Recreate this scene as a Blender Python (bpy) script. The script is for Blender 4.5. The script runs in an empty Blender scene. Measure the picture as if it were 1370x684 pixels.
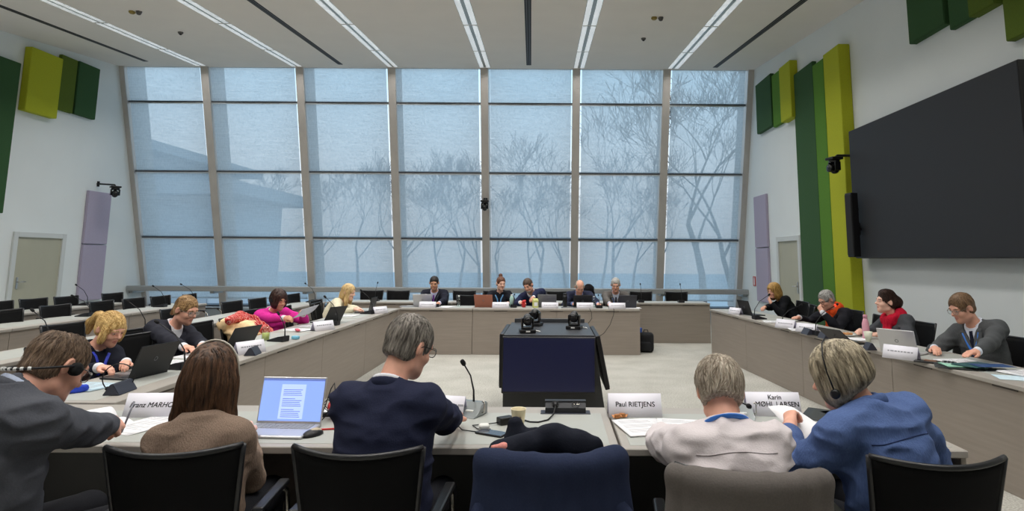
import bpy, bmesh, math, random
import numpy as np
from mathutils import Vector, Matrix, Euler, Quaternion, noise as mnoise

SC = bpy.context.scene
COL = SC.collection
PI = math.pi
R = math.radians
random.seed(7)

# ------------------------------------------------------------------ camera, sky, exposure
CAM_H = 1.585
F_PX = 820.0
pitch = math.atan(108 / 820)
roll = R(.35)
fwd = Vector((0, math.cos(pitch), math.sin(pitch)))
upv = Vector((0, -math.sin(pitch), math.cos(pitch)))
rt = Vector((1, 0, 0))
cx_ = rt * math.cos(roll) + upv * math.sin(roll)
cy_ = -rt * math.sin(roll) + upv * math.cos(roll)
cam_d = bpy.data.cameras.new('camera')
cam_d.sensor_width = 36
cam_d.lens = F_PX / 1370 * 36
cam_d.shift_x = -(740 - 685) / 1370
cam_d.shift_y = -(342 - 238) / 1370
cam_d.clip_start = .05
cam_d.clip_end = 400
cam = bpy.data.objects.new('camera', cam_d)
COL.objects.link(cam)
m = Matrix.Identity(4)
for i in range(3):
    m[i][0], m[i][1], m[i][2] = cx_[i], cy_[i], -fwd[i]
    m[i][3] = (0, 0, CAM_H)[i]
cam.matrix_world = m
SC.camera = cam

EXPOSURE = 0.0
SKY_GAIN = 1.65
LAMP_W = 128.0          # watts per run of ceiling luminaires
SC.view_settings.view_transform = 'Standard'
SC.view_settings.look = 'None'
SC.view_settings.gamma = 1
SC.view_settings.use_curve_mapping = False
SC.view_settings.exposure = EXPOSURE
try:
    SC.cycles.use_denoising = True
    SC.cycles.denoiser = 'OPENIMAGEDENOISE'
    SC.cycles.max_bounces = 8
    SC.cycles.diffuse_bounces = 5
    SC.cycles.transparent_max_bounces = 16
    SC.cycles.sample_clamp_indirect = 6
    SC.cycles.caustics_reflective = False
    SC.cycles.caustics_refractive = False
except Exception:
    pass

w = bpy.data.worlds.new('sky')
SC.world = w
w.use_nodes = True
nt = w.node_tree
nt.nodes.clear()
o_ = nt.nodes.new('ShaderNodeOutputWorld')
bg = nt.nodes.new('ShaderNodeBackground')
tc = nt.nodes.new('ShaderNodeTexCoord')
sp = nt.nodes.new('ShaderNodeSeparateXYZ')
cr = nt.nodes.new('ShaderNodeValToRGB')
el = cr.color_ramp.elements
el[0].position = 0.0; el[0].color = (.47, .49, .52, 1)
el[1].position = .55; el[1].color = (.40, .64, .88, 1)
for p_, c_ in ((.07, (.50, .53, .57)), (.15, (.64, .71, .78)), (.23, (.60, .76, .90)), (.33, (.46, .70, .90))):
    e = el.new(p_); e.color = (*c_, 1)
nt.links.new(tc.outputs['Generated'], sp.inputs[0])
nt.links.new(sp.outputs['Z'], cr.inputs[0])
nt.links.new(cr.outputs[0], bg.inputs[0])
bg.inputs[1].default_value = SKY_GAIN
nt.links.new(bg.outputs[0], o_.inputs[0])

# ------------------------------------------------------------------ helpers
def lin(c):
    return tuple(((v / 255) / 12.92 if v / 255 <= .04045 else ((v / 255 + .055) / 1.055) ** 2.4) for v in c)

def N(nt, typ, **kw):
    n = nt.nodes.new(typ)
    for k, v in kw.items():
        setattr(n, k, v)
    return n

_mats = {}
def mat(name, rgb, rough=.6, metal=0., var=0., scale=(8, 8, 8), bump=0., spec=.5, emit=None, es=0., sheen=0., bscale=None, detail=4, coat=0., alpha=None):
    """Principled material; a noise in object space varies the base colour by +-var and drives a bump."""
    if name in _mats:
        return _mats[name]
    m = bpy.data.materials.new(name)
    _mats[name] = m
    m.use_nodes = True
    nt = m.node_tree
    b = nt.nodes['Principled BSDF']
    c = lin(rgb)
    b.inputs['Base Color'].default_value = (*c, 1)
    b.inputs['Roughness'].default_value = rough
    b.inputs['Metallic'].default_value = metal
    b.inputs['Specular IOR Level'].default_value = spec
    if sheen:
        b.inputs['Sheen Weight'].default_value = sheen
    if coat:
        b.inputs['Coat Weight'].default_value = coat
    if emit:
        b.inputs['Emission Color'].default_value = (*lin(emit), 1)
        b.inputs['Emission Strength'].default_value = es
    if var or bump:
        tc = N(nt, 'ShaderNodeTexCoord')
        mp = N(nt, 'ShaderNodeMapping')
        mp.inputs['Scale'].default_value = scale
        no = N(nt, 'ShaderNodeTexNoise')
        no.inputs['Scale'].default_value = 1
        no.inputs['Detail'].default_value = detail
        nt.links.new(tc.outputs['Object'], mp.inputs[0])
        nt.links.new(mp.outputs[0], no.inputs[0])
        if var:
            cr = N(nt, 'ShaderNodeValToRGB')
            cr.color_ramp.elements[0].position = .3
            cr.color_ramp.elements[1].position = .7
            cr.color_ramp.elements[0].color = (*[max(0, v * (1 - var)) for v in c], 1)
            cr.color_ramp.elements[1].color = (*[min(1, v * (1 + var)) for v in c], 1)
            nt.links.new(no.outputs[0], cr.inputs[0])
            nt.links.new(cr.outputs[0], b.inputs['Base Color'])
        if bump:
            bp = N(nt, 'ShaderNodeBump')
            bp.inputs['Strength'].default_value = bump
            bp.inputs['Distance'].default_value = .01
            src = no
            if bscale:
                mp2 = N(nt, 'ShaderNodeMapping')
                mp2.inputs['Scale'].default_value = bscale
                src = N(nt, 'ShaderNodeTexNoise')
                src.inputs['Scale'].default_value = 1
                nt.links.new(tc.outputs['Object'], mp2.inputs[0])
                nt.links.new(mp2.outputs[0], src.inputs[0])
            nt.links.new(src.outputs[0], bp.inputs['Height'])
            nt.links.new(bp.outputs[0], b.inputs['Normal'])
    return m

def new_bm():
    return bmesh.new()

def box(bm, x0, x1, y0, y1, z0, z1, bev=0., M=None, mi=0, seg=1):
    r = bmesh.ops.create_cube(bm, size=1)
    vs = r['verts']
    for v in vs:
        v.co = Vector(((x0 + x1) / 2 + v.co.x * (x1 - x0), (y0 + y1) / 2 + v.co.y * (y1 - y0), (z0 + z1) / 2 + v.co.z * (z1 - z0)))
    fs = set(f for v in vs for f in v.link_faces)
    for f in fs:
        f.material_index = mi
    if bev:
        es = list(set(e for v in vs for e in v.link_edges))
        rr = bmesh.ops.bevel(bm, geom=es, offset=bev, segments=seg, affect='EDGES', profile=.5)
        vs = list(set(v for f in rr['faces'] for v in f.verts) | set(v for v in vs if v.is_valid))
        allv = set(vs)
        stack = list(allv)
        while stack:
            v = stack.pop()
            for e in v.link_edges:
                ov = e.other_vert(v)
                if ov not in allv:
                    allv.add(ov); stack.append(ov)
        vs = list(allv)
        for v in vs:
            for f in v.link_faces:
                f.material_index = mi
    if M is not None:
        for v in vs:
            v.co = M @ v.co
    return vs

def tube(bm, pts, r, n=8, cap=True, mi=0, flat=1.):
    """Tube along a polyline; r is one radius or a list of them."""
    pts = [Vector(p) for p in pts]
    rs = r if isinstance(r, (list, tuple)) else [r] * len(pts)
    t0 = (pts[1] - pts[0]).normalized()
    a = Vector((0, 0, 1)) if abs(t0.z) < .9 else Vector((1, 0, 0))
    u = t0.cross(a).normalized()
    rings = []
    for i, p in enumerate(pts):
        if i == 0:
            t = t0
        elif i == len(pts) - 1:
            t = (pts[i] - pts[i - 1]).normalized()
        else:
            t = ((pts[i + 1] - pts[i]).normalized() + (pts[i] - pts[i - 1]).normalized()).normalized()
        u = (u - t * u.dot(t)).normalized()
        v = t.cross(u)
        rings.append([bm.verts.new(p + (u * math.cos(2 * PI * k / n) + v * flat * math.sin(2 * PI * k / n)) * rs[i]) for k in range(n)])
    for i in range(len(rings) - 1):
        for k in range(n):
            f = bm.faces.new((rings[i][k], rings[i][(k + 1) % n], rings[i + 1][(k + 1) % n], rings[i + 1][k]))
            f.material_index = mi
            f.smooth = True
    if cap:
        f = bm.faces.new(rings[0][::-1]); f.material_index = mi
        f = bm.faces.new(rings[-1]); f.material_index = mi

def lathe(bm, prof, c=(0, 0, 0), n=20, mi=0, M=None, cap=True):
    """Revolve (r, z) pairs about the z axis at c."""
    rings = []
    for r, z in prof:
        rings.append([bm.verts.new(Vector((c[0] + r * math.cos(2 * PI * k / n), c[1] + r * math.sin(2 * PI * k / n), c[2] + z))) for k in range(n)])
    for i in range(len(rings) - 1):
        for k in range(n):
            f = bm.faces.new((rings[i][k], rings[i][(k + 1) % n], rings[i + 1][(k + 1) % n], rings[i + 1][k]))
            f.material_index = mi
            f.smooth = True
    if cap:
        bm.faces.new(rings[0][::-1]).material_index = mi
        bm.faces.new(rings[-1]).material_index = mi
    if M is not None:
        for rg in rings:
            for v in rg:
                v.co = M @ v.co

def prism(bm, poly, vec, mi=0):
    """Extrude a planar polygon (list of 3-D points) by vec."""
    vec = Vector(vec)
    a = [bm.verts.new(Vector(p)) for p in poly]
    b = [bm.verts.new(Vector(p) + vec) for p in poly]
    n = len(a)
    bm.faces.new(a[::-1]).material_index = mi
    bm.faces.new(b).material_index = mi
    for k in range(n):
        bm.faces.new((a[k], a[(k + 1) % n], b[(k + 1) % n], b[k])).material_index = mi

def sphere(bm, c, r, seg=14, mi=0, M=None):
    rr = bmesh.ops.create_uvsphere(bm, u_segments=seg, v_segments=max(6, seg * 2 // 3), radius=1)
    rad = r if isinstance(r, (tuple, list)) else (r, r, r)
    for v in rr['verts']:
        v.co = Vector((v.co.x * rad[0], v.co.y * rad[1], v.co.z * rad[2])) + Vector(c)
        if M is not None:
            v.co = M @ v.co
        for f in v.link_faces:
            f.material_index = mi
            f.smooth = True

def sheet(bm, fn, nu, nv, thick=0., mi=0):
    """Grid surface fn(u, v) -> point; given a thickness it is closed into a slab along the normals."""
    P = [[Vector(fn(i / nu, j / nv)) for j in range(nv + 1)] for i in range(nu + 1)]
    def grid(off):
        g = []
        for i in range(nu + 1):
            row = []
            for j in range(nv + 1):
                du = P[min(i + 1, nu)][j] - P[max(i - 1, 0)][j]
                dv = P[i][min(j + 1, nv)] - P[i][max(j - 1, 0)]
                nn = du.cross(dv)
                nn = nn.normalized() if nn.length > 1e-9 else Vector((0, 0, 1))
                row.append(bm.verts.new(P[i][j] + nn * off))
            g.append(row)
        return g
    A = grid(thick / 2)
    def quad(a, b, c, d):
        f = bm.faces.new((a, b, c, d)); f.material_index = mi; f.smooth = True
    for i in range(nu):
        for j in range(nv):
            quad(A[i][j], A[i + 1][j], A[i + 1][j + 1], A[i][j + 1])
    if thick:
        B = grid(-thick / 2)
        for i in range(nu):
            for j in range(nv):
                quad(B[i][j + 1], B[i + 1][j + 1], B[i + 1][j], B[i][j])
        for i in range(nu):
            quad(A[i + 1][0], A[i][0], B[i][0], B[i + 1][0])
            quad(A[i][nv], A[i + 1][nv], B[i + 1][nv], B[i][nv])
        for j in range(nv):
            quad(A[0][j], A[0][j + 1], B[0][j + 1], B[0][j])
            quad(A[nu][j + 1], A[nu][j], B[nu][j], B[nu][j + 1])

def obj(name, bm, mats, parent=None, smooth=None, loc=None, rot=None):
    me = bpy.data.meshes.new(name)
    bmesh.ops.recalc_face_normals(bm, faces=bm.faces[:])
    bm.to_mesh(me)
    bm.free()
    for mm in (mats if isinstance(mats, (list, tuple)) else [mats]):
        me.materials.append(mm)
    if smooth is not None:
        for p in me.polygons:
            p.use_smooth = smooth
    o = bpy.data.objects.new(name, me)
    COL.objects.link(o)
    if parent is not None:
        o.parent = parent
    if loc is not None:
        o.location = loc
    if rot is not None:
        o.rotation_euler = rot
    return o

def tag(o, label, cat, group=None):
    o['label'] = label
    o['category'] = cat
    if group:
        o['group'] = group
    return o

def thing(name, label, cat, loc=(0, 0, 0), rz=0., group=None):
    o = bpy.data.objects.new(name, None)
    o.empty_display_size = .1
    COL.objects.link(o)
    o.location = loc
    o.rotation_euler = (0, 0, rz)
    return tag(o, label, cat, group)

def struct(o):
    o['kind'] = 'structure'
    return o

def dup(root, loc, rz, label=None, group=None):
    r = root.copy(); COL.objects.link(r)
    r.location = loc
    r.rotation_euler = (0, 0, rz)
    if label: r['label'] = label
    if group: r['group'] = group
    def rec(src, dst):
        for ch in list(src.children):
            c = ch.copy(); COL.objects.link(c); c.parent = dst
            c.matrix_parent_inverse = ch.matrix_parent_inverse.copy()
            rec(ch, c)
    rec(root, r)
    return r

def frame(loc, rz):
    return Matrix.Translation(Vector(loc)) @ Matrix.Rotation(rz, 4, 'Z')
# ------------------------------------------------------------------ the room
XL, XR = -10.2, 4.7
G_B, G_T = Vector((0, 15.5, .68)), Vector((0, 13.95, 6.0))       # glazing plane, foot and head
GS = (G_T - G_B).normalized()                                     # up the slope
GNV = Vector((0, GS.z, -GS.y)).normalized()                       # outward normal
def G(x, z, d=0.):
    """Point on the inclined glazing at height z, moved d outwards."""
    t = (z - G_B.z) / GS.z
    p = G_B + GS * t + GNV * d
    return Vector((x, p.y, p.z))
def ceil_z(y): return 6.01 - .1 * (14.0 - y)

M_wall = mat('wall_paint', (226, 231, 231), .85, var=.02, scale=(1.2, 1.2, 1.2), bump=.05, bscale=(60, 60, 60))
M_ceil = mat('ceiling_plaster', (232, 226, 218), .9, var=.015, scale=(2, 2, 2), bump=.04, bscale=(80, 80, 80))
M_metal = mat('mullion_metal', (188, 183, 178), .45, .25, var=.06, scale=(6, 6, 1))
M_rail = mat('rail_metal', (158, 160, 160), .45, .4, var=.05, scale=(2, 20, 20))
M_bar = mat('transom_metal', (92, 95, 100), .4, .5)
M_hem = mat('hem_bar_metal', (205, 210, 214), .35, .5)

def carpet_mat():
    m = bpy.data.materials.new('carpet')
    m.use_nodes = True
    nt = m.node_tree
    b = nt.nodes['Principled BSDF']
    b.inputs['Roughness'].default_value = .95
    b.inputs['Specular IOR Level'].default_value = .1
    tc = N(nt, 'ShaderNodeTexCoord')
    n1 = N(nt, 'ShaderNodeTexNoise'); n1.inputs['Scale'].default_value = 70; n1.inputs['Detail'].default_value = 6
    n2 = N(nt, 'ShaderNodeTexNoise'); n2.inputs['Scale'].default_value = 2.2; n2.inputs['Detail'].default_value = 3
    mx = N(nt, 'ShaderNodeMath', operation='MULTIPLY_ADD'); mx.inputs[1].default_value = .3
    cr = N(nt, 'ShaderNodeValToRGB')
    cr.color_ramp.elements[0].position = .45; cr.color_ramp.elements[0].color = (*lin((146, 143, 134)), 1)
    cr.color_ramp.elements[1].position = .85; cr.color_ramp.elements[1].color = (*lin((200, 198, 190)), 1)
    for n_ in (n1, n2):
        nt.links.new(tc.outputs['Object'], n_.inputs[0])
    nt.links.new(n2.outputs[0], mx.inputs[0]); nt.links.new(n1.outputs[0], mx.inputs[2])
    nt.links.new(mx.outputs[0], cr.inputs[0]); nt.links.new(cr.outputs[0], b.inputs['Base Color'])
    bp = N(nt, 'ShaderNodeBump'); bp.inputs['Strength'].default_value = .5; bp.inputs['Distance'].default_value = .01
    nt.links.new(n1.outputs[0], bp.inputs['Height']); nt.links.new(bp.outputs[0], b.inputs['Normal'])
    return m
M_carpet = carpet_mat()

YB = -2.5
bm = new_bm(); box(bm, XL - .2, XR + .2, YB - .2, 15.9, -.2, 0); struct(obj('floor', bm, M_carpet))
bm = new_bm()
prism(bm, [(XL - .2, YB - .2, ceil_z(YB - .2)), (XL - .2, 14.05, ceil_z(14.05)), (XL - .2, 14.05, ceil_z(14.05) + .3), (XL - .2, YB - .2, ceil_z(YB - .2) + .3)], (XR - XL + .4, 0, 0))
struct(obj('ceiling', bm, M_ceil))
def side_wall(x, t):
    bm = new_bm()
    prism(bm, [(x, YB, 0), (x, 15.95, 0), (x, 15.75, .0), (x, G(0, .35).y + .12, .35), (x, 14.05, ceil_z(14.05) + .05), (x, YB, ceil_z(YB) + .05)][0:1] + [(x, 15.8, 0), (x, G(0, .35, .12).y, .35), (x, 14.08, ceil_z(14.05) + .1), (x, YB, ceil_z(YB) + .05)], (t, 0, 0))
    return bm
struct(obj('wall_left', side_wall(XL, -.2), M_wall))
struct(obj('wall_right', side_wall(XR, .2), M_wall))
bm = new_bm(); box(bm, XL - .2, XR + .2, YB - .2, YB, 0, ceil_z(YB) + .05); struct(obj('wall_back', bm, M_wall))

# ---- glazing
MX = [-10.16, -8.2, -5.97, -3.81, -1.635, .535, 2.66, 4.64]
def blind_mat():
    m = bpy.data.materials.new('blind_fabric')
    m.use_nodes = True
    nt = m.node_tree
    nt.nodes.clear()
    out = N(nt, 'ShaderNodeOutputMaterial')
    tc = N(nt, 'ShaderNodeTexCoord')
    tr = N(nt, 'ShaderNodeBsdfTransparent'); tr.inputs[0].default_value = (.93, .97, 1, 1)
    tl = N(nt, 'ShaderNodeBsdfTranslucent'); tl.inputs[0].default_value = (.74, .735, .725, 1)
    df = N(nt, 'ShaderNodeBsdfDiffuse'); df.inputs[0].default_value = (.40, .415, .43, 1)
    a = N(nt, 'ShaderNodeMixShader'); a.inputs[0].default_value = .22
    b = N(nt, 'ShaderNodeMixShader')
    mp = N(nt, 'ShaderNodeMapping'); mp.inputs['Scale'].default_value = (26, 26, 5)
    n1 = N(nt, 'ShaderNodeTexNoise'); n1.inputs['Scale'].default_value = 1.6; n1.inputs['Detail'].default_value = 5
    mp2 = N(nt, 'ShaderNodeMapping'); mp2.inputs['Scale'].default_value = (3, 3, 70)
    n2 = N(nt, 'ShaderNodeTexNoise'); n2.inputs['Scale'].default_value = 1; n2.inputs['Detail'].default_value = 2
    ad = N(nt, 'ShaderNodeMath', operation='ADD')
    mr = N(nt, 'ShaderNodeMapRange')
    mr.inputs['From Min'].default_value = .6; mr.inputs['From Max'].default_value = 1.4
    mr.inputs['To Min'].default_value = .60; mr.inputs['To Max'].default_value = .88
    for q in (mp, mp2):
        nt.links.new(tc.outputs['Object'], q.inputs[0])
    nt.links.new(mp.outputs[0], n1.inputs[0]); nt.links.new(mp2.outputs[0], n2.inputs[0])
    nt.links.new(n1.outputs[0], ad.inputs[0]); nt.links.new(n2.outputs[0], ad.inputs[1])
    nt.links.new(ad.outputs[0], mr.inputs[0]); nt.links.new(mr.outputs[0], b.inputs[0])
    nt.links.new(tl.outputs[0], a.inputs[1]); nt.links.new(df.outputs[0], a.inputs[2])
    nt.links.new(tr.outputs[0], b.inputs[1]); nt.links.new(a.outputs[0], b.inputs[2])
    nt.links.new(b.outputs[0], out.inputs[0])
    return m
M_blind = blind_mat()
def glass_mat(name='window_glass', tint=(.95, .98, .98), k=.06):
    m = bpy.data.materials.new(name)
    m.use_nodes = True
    nt = m.node_tree
    nt.nodes.clear()
    out = N(nt, 'ShaderNodeOutputMaterial')
    tr = N(nt, 'ShaderNodeBsdfTransparent'); tr.inputs[0].default_value = (*tint, 1)
    gl = N(nt, 'ShaderNodeBsdfGlossy'); gl.inputs['Roughness'].default_value = .02
    mx = N(nt, 'ShaderNodeMixShader'); mx.inputs[0].default_value = k
    nt.links.new(tr.outputs[0], mx.inputs[1]); nt.links.new(gl.outputs[0], mx.inputs[2]); nt.links.new(mx.outputs[0], out.inputs[0])
    return m
M_glass = glass_mat()

def gslab(bm, x0, x1, z0, z1, d0, d1):
    a = [G(x0, z0, d0), G(x1, z0, d0), G(x1, z0, d1), G(x0, z0, d1)]
    b = [G(x0, z1, d0), G(x1, z1, d0), G(x1, z1, d1), G(x0, z1, d1)]
    va = [bm.verts.new(p) for p in a]; vb = [bm.verts.new(p) for p in b]
    bm.faces.new(va[::-1]); bm.faces.new(vb)
    for k in range(4):
        bm.faces.new((va[k], va[(k + 1) % 4], vb[(k + 1) % 4], vb[k]))

ZT = 6.02
TR = [5.22, 3.62, 2.05]
for i in range(8):
    x = MX[i]
    bm = new_bm()
    hw = .09 if 0 < i < 7 else .075
    gslab(bm, x - hw, x + hw, .0, ZT, -.04, .16)
    # the outer fin, proud of the glass outside
    gslab(bm, x - .05, x + .05, .2, ZT + .4, .16, .75)
    struct(obj('trim_%d' % (i + 1), bm, M_metal))
for i in range(7):
    x0, x1 = MX[i] + .09, MX[i + 1] - .09
    root = bpy.data.objects.new('window_%d' % (i + 1), None); COL.objects.link(root); struct(root)
    bm = new_bm()
    bm2 = new_bm()
    for z in TR:
        gslab(bm, x0, x1, z - .018, z + .020, -.012, .1)
        gslab(bm2, x0, x1, z - .042, z - .019, -.012, .02)
    gslab(bm, x0, x1, .33, .39, -.01, .1)
    obj('transom', bm, M_bar, root)
    obj('hem_bar', bm2, M_hem, root)
    bm = new_bm()
    v = [bm.verts.new(G(x0, .36, .09)), bm.verts.new(G(x1, .36, .09)), bm.verts.new(G(x1, ZT, .09)), bm.verts.new(G(x0, ZT, .09))]
    bm.faces.new(v)
    obj('glass', bm, M_glass, root)
    bm = new_bm()
    gl_, gr_ = (.012, .05) if i < 4 else (.04, .03)
    v = [bm.verts.new(G(x0 + gl_, .56, .03)), bm.verts.new(G(x1 - gr_, .56, .03)), bm.verts.new(G(x1 - gr_, ZT, .03)), bm.verts.new(G(x0 + gl_, ZT, .03))]
    bm.faces.new(v)
    gslab(bm, x0 + gl_, x1 - gr_, .54, .57, .02, .045)
    obj('roller_blind', bm, M_blind, root)
# lower spandrel, handrail beam and its brackets
M_span = mat('spandrel_panel', (186, 196, 204), .5, .1)
bm = new_bm(); box(bm, XL, XR, 15.6, 15.75, 0, .345); box(bm, XL, XR, 15.5, 15.62, .30, .345, .01); struct(obj('trim_9', bm, M_span))
bm = new_bm()
box(bm, XL - .0, XR, 14.88, 15.1, .755, .875, .012)
for x in MX:
    box(bm, x - .05, x + .05, 15.0, 15.56, .70, .76)
struct(obj('trim_10', bm, M_rail))

# ---- ceiling slots and luminaires
M_slot = mat('slot_dark', (42, 41, 42), .7)
M_slotm = mat('slot_blade', (95, 93, 92), .5, .3)
def cslab(bm, p0, p1, hw, d0, d1):
    """Strip along the ceiling from p0=(x,y) to p1, hung between d0 and d1 below it."""
    vs = []
    for d in (d0, d1):
        vs.append([bm.verts.new((p[0] + s * hw, p[1], ceil_z(p[1]) - d)) for p, s in ((p0, -1), (p0, 1), (p1, 1), (p1, -1))])
    a, b = vs
    bm.faces.new(a); bm.faces.new(b[::-1])
    for k in range(4):
        bm.faces.new((a[k], a[(k + 1) % 4], b[(k + 1) % 4], b[k]))
for i, (xa, xb, ye) in enumerate([(-8.6, -9.22, 13.4), (-4.55, -4.89, 13.6), (-.30, -.57, 13.55), (3.83, 3.72, 13.68)]):
    lab = ['black air slot in the ceiling nearest the left wall', 'black air slot in the ceiling left of the middle', 'black air slot at the centre of the ceiling', 'black air slot in the ceiling nearest the right wall'][i]
    r = thing('ceiling_air_slot', lab, 'air vent', (0, 0, 0), 0, 'linear air slots in the ceiling')
    x_at = lambda y: xb + (xa - xb) * (ye - y) / (ye - 6.0)
    p0, p1 = (x_at(1.0), 1.0), (xb, ye)
    bm = new_bm(); cslab(bm, p0, p1, .055, -.02, .004); obj('slot', bm, M_slot, r)
    for s in (-.022, .022):
        bm = new_bm(); cslab(bm, (p0[0] + s, p0[1]), (p1[0] + s, p1[1]), .006, -.02, .008); obj('blade', bm, M_slotm, r)

def diffuser_mat():
    m = bpy.data.materials.new('lamp_diffuser')
    m.use_nodes = True
    nt = m.node_tree
    b = nt.nodes['Principled BSDF']
    b.inputs['Base Color'].default_value = (.75, .78, .78, 1)
    b.inputs['Roughness'].default_value = .35
    tc = N(nt, 'ShaderNodeTexCoord')
    mp = N(nt, 'ShaderNodeMapping'); mp.inputs['Scale'].default_value = (60, 14, 1)
    no = N(nt, 'ShaderNodeTexNoise'); no.inputs['Scale'].default_value = 1; no.inputs['Detail'].default_value = 3
    cr = N(nt, 'ShaderNodeValToRGB')
    cr.color_ramp.elements[0].position = .38; cr.color_ramp.elements[0].color = (.30, .33, .35, 1)
    cr.color_ramp.elements[1].position = .66; cr.color_ramp.elements[1].color = (.95, .98, 1, 1)
    nt.links.new(tc.outputs['Object'], mp.inputs[0]); nt.links.new(mp.outputs[0], no.inputs[0]); nt.links.new(no.outputs[0], cr.inputs[0])
    nt.links.new(cr.outputs[0], b.inputs['Emission Color'])
    b.inputs['Emission Strength'].default_value = .62
    return m
M_diff = diffuser_mat()
M_lh = mat('lamp_housing', (176, 180, 176), .4, .5)
LX = [(-7.85, -8.21), (-5.72, -5.98), (-3.58, -3.74), (-1.42, -1.60), (.63, .585), (2.74, 2.775)]
LY = [(13.82, 12.24), (12.2, 10.32), (10.28, 8.4), (8.36, 6.4), (6.36, 4.4), (4.36, 2.4), (2.36, .4)]
RUN = ['leftmost', 'second from left', 'third from left', 'fourth from left', 'fifth from left', 'rightmost']
SEC = ['the section touching the window', 'the section second from the window', 'the section third from the window', 'the section fourth from the window', 'the section fifth from the window', 'the section sixth from the window', 'the section seventh from the window']
for k, (xa, xb) in enumerate(LX):
    for j, (y1, y0) in enumerate(LY):
        x_at = lambda y: xb + (xa - xb) * (13.82 - y) / 4.8
        hw = .125 if k in (3, 4, 5) else .115
        xm, ym = x_at((y0 + y1) / 2), (y0 + y1) / 2
        r = thing('ceiling_luminaire', 'twin strip ceiling lamp, %s row, %s' % (RUN[k], SEC[j]), 'ceiling lamp', (0, 0, 0), 0, 'luminaires recessed in the ceiling')
        bm = new_bm()
        cslab(bm, (x_at(y0), y0), (x_at(y1), y1), hw, -.03, .002)
        obj('housing', bm, M_lh, r)
        for s in (-1, 1):
            bm = new_bm()
            cslab(bm, (x_at(y0 + .02) + s * hw * .60, y0 + .02), (x_at(y1 - .02) + s * hw * .60, y1 - .02), hw * .34, -.02, .010)
            obj('diffuser', bm, M_diff, r)
        ld = bpy.data.lights.new('lamp_tubes', 'AREA')
        ld.shape = 'RECTANGLE'; ld.size = .2; ld.size_y = y1 - y0 - .1
        ld.energy = LAMP_W / 7
        ld.color = (1, .975, .945)
        ld.spread = R(125)
        lo = bpy.data.objects.new('lamp_tubes', ld); COL.objects.link(lo)
        lo.parent = r
        lo.location = (xm, ym, ceil_z(ym) - .03)
        lo.rotation_euler = (math.atan(.1), 0, 0)

# small fittings on the ceiling
M_whp = mat('white_plastic', (225, 225, 220), .45)
M_blk = mat('black_plastic', (20, 20, 22), .4, spec=.4)
M_brassy = mat('sensor_amber', (150, 130, 60), .5)
for lab, x, y, big in [('amber and grey twin sprinkler sensor between the two leftmost lamp rows', -6.88, 9.63, 1), ('small round grey smoke detector between the two leftmost lamp rows', -6.91, 10.9, 0), ('amber and grey twin sprinkler sensor between the two rightmost lamp rows', 1.72, 9.79, 1), ('small round grey smoke detector between the two rightmost lamp rows', 1.69, 11.13, 0)]:
    z = ceil_z(y)
    r = thing('ceiling_sensor' if big else 'smoke_detector', lab, 'sensor' if big else 'smoke detector', (x, y, z))
    if big:
        bm = new_bm(); lathe(bm, [(.05, .0), (.05, -.03), (.03, -.05)], (-.05, 0, .005)); obj('amber_cap', bm, M_brassy, r)
        bm = new_bm(); lathe(bm, [(.045, .0), (.045, -.02), (.03, -.06), (.012, -.07)], (.06, 0, .005)); obj('detector_head', bm, M_slotm, r)
        bm = new_bm(); box(bm, -.1, .1, -.03, .03, -.012, .006, .004); obj('mounting_plate', bm, M_whp, r)
    else:
        bm = new_bm(); lathe(bm, [(.045, .006), (.045, -.02), (.03, -.04)], (0, 0, 0)); obj('detector_base', bm, M_slotm, r)
        bm = new_bm(); lathe(bm, [(.024, -.038), (.018, -.055)], (0, 0, 0)); obj('detector_head', bm, M_blk, r)

# ---- acoustic panels
FELT = {'dark': mat('felt_dark_green', (48, 84, 46), .95, var=.08, scale=(50, 50, 50), bump=.1), 'mid': mat('felt_mid_green', (82, 128, 36), .95, var=.06, scale=(50, 50, 50), bump=.1),
        'lime': mat('felt_lime', (172, 178, 36), .95, var=.05, scale=(50, 50, 50), bump=.1), 'olive': mat('felt_olive', (84, 104, 24), .95, var=.06, scale=(50, 50, 50), bump=.1),
        'lilac': mat('felt_lilac', (172, 164, 184), .95, var=.04, scale=(60, 60, 60), bump=.1)}
def panel(side, ya, yb, za, zb, th, col, label, group, za2=None, zb2=None):
    """Acoustic board on a side wall; za2/zb2 give the heights at yb when its ends are cut on the slope."""
    x = XL if side < 0 else XR
    za2 = za if za2 is None else za2
    zb2 = zb if zb2 is None else zb2
    s = -side
    bm = new_bm()
    prism(bm, [(x + s * .001, ya, za), (x + s * .001, yb, za2), (x + s * .001, yb, zb2), (x + s * .001, ya, zb)], (s * th, 0, 0))
    bmesh.ops.bevel(bm, geom=bm.edges[:], offset=.008, segments=2, affect='EDGES')
    return tag(obj('acoustic_panel', bm, FELT[col], smooth=False), label, 'acoustic panel', group)
gL = 'green acoustic boards on the left wall'
panel(-1, 10.55, 11.28, 2.35, 5.2, .08, 'dark', 'tall dark green board on the left wall cut by the frame edge', gL)
panel(-1, 11.40, 12.16, 4.33, 5.58, .14, 'lime', 'yellow green board high on the left wall', gL)
panel(-1, 12.2, 12.63, 4.55, 5.7, .07, 'olive', 'narrow mid green board high on the left wall', gL)
panel(-1, 12.66, 13.26, 4.56, 5.71, .08, 'dark', 'square dark green board high on the left wall', gL)
gR = 'green acoustic boards on the right wall'
panel(1, 13.62, 12.66, 4.40, 5.53, .09, 'dark', 'short dark green board high on the right wall by the window', gR)
panel(1, 12.64, 12.18, 4.34, 5.46, .07, 'mid', 'short narrow green board high beside the short lime board', gR)
panel(1, 12.0, 11.44, 4.30, 5.42, .15, 'lime', 'short lime yellow board high on the right wall', gR)
panel(1, 11.48, 10.60, .02, 5.12, .08, 'dark', 'tall dark green board running down the right wall', gR)
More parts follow.
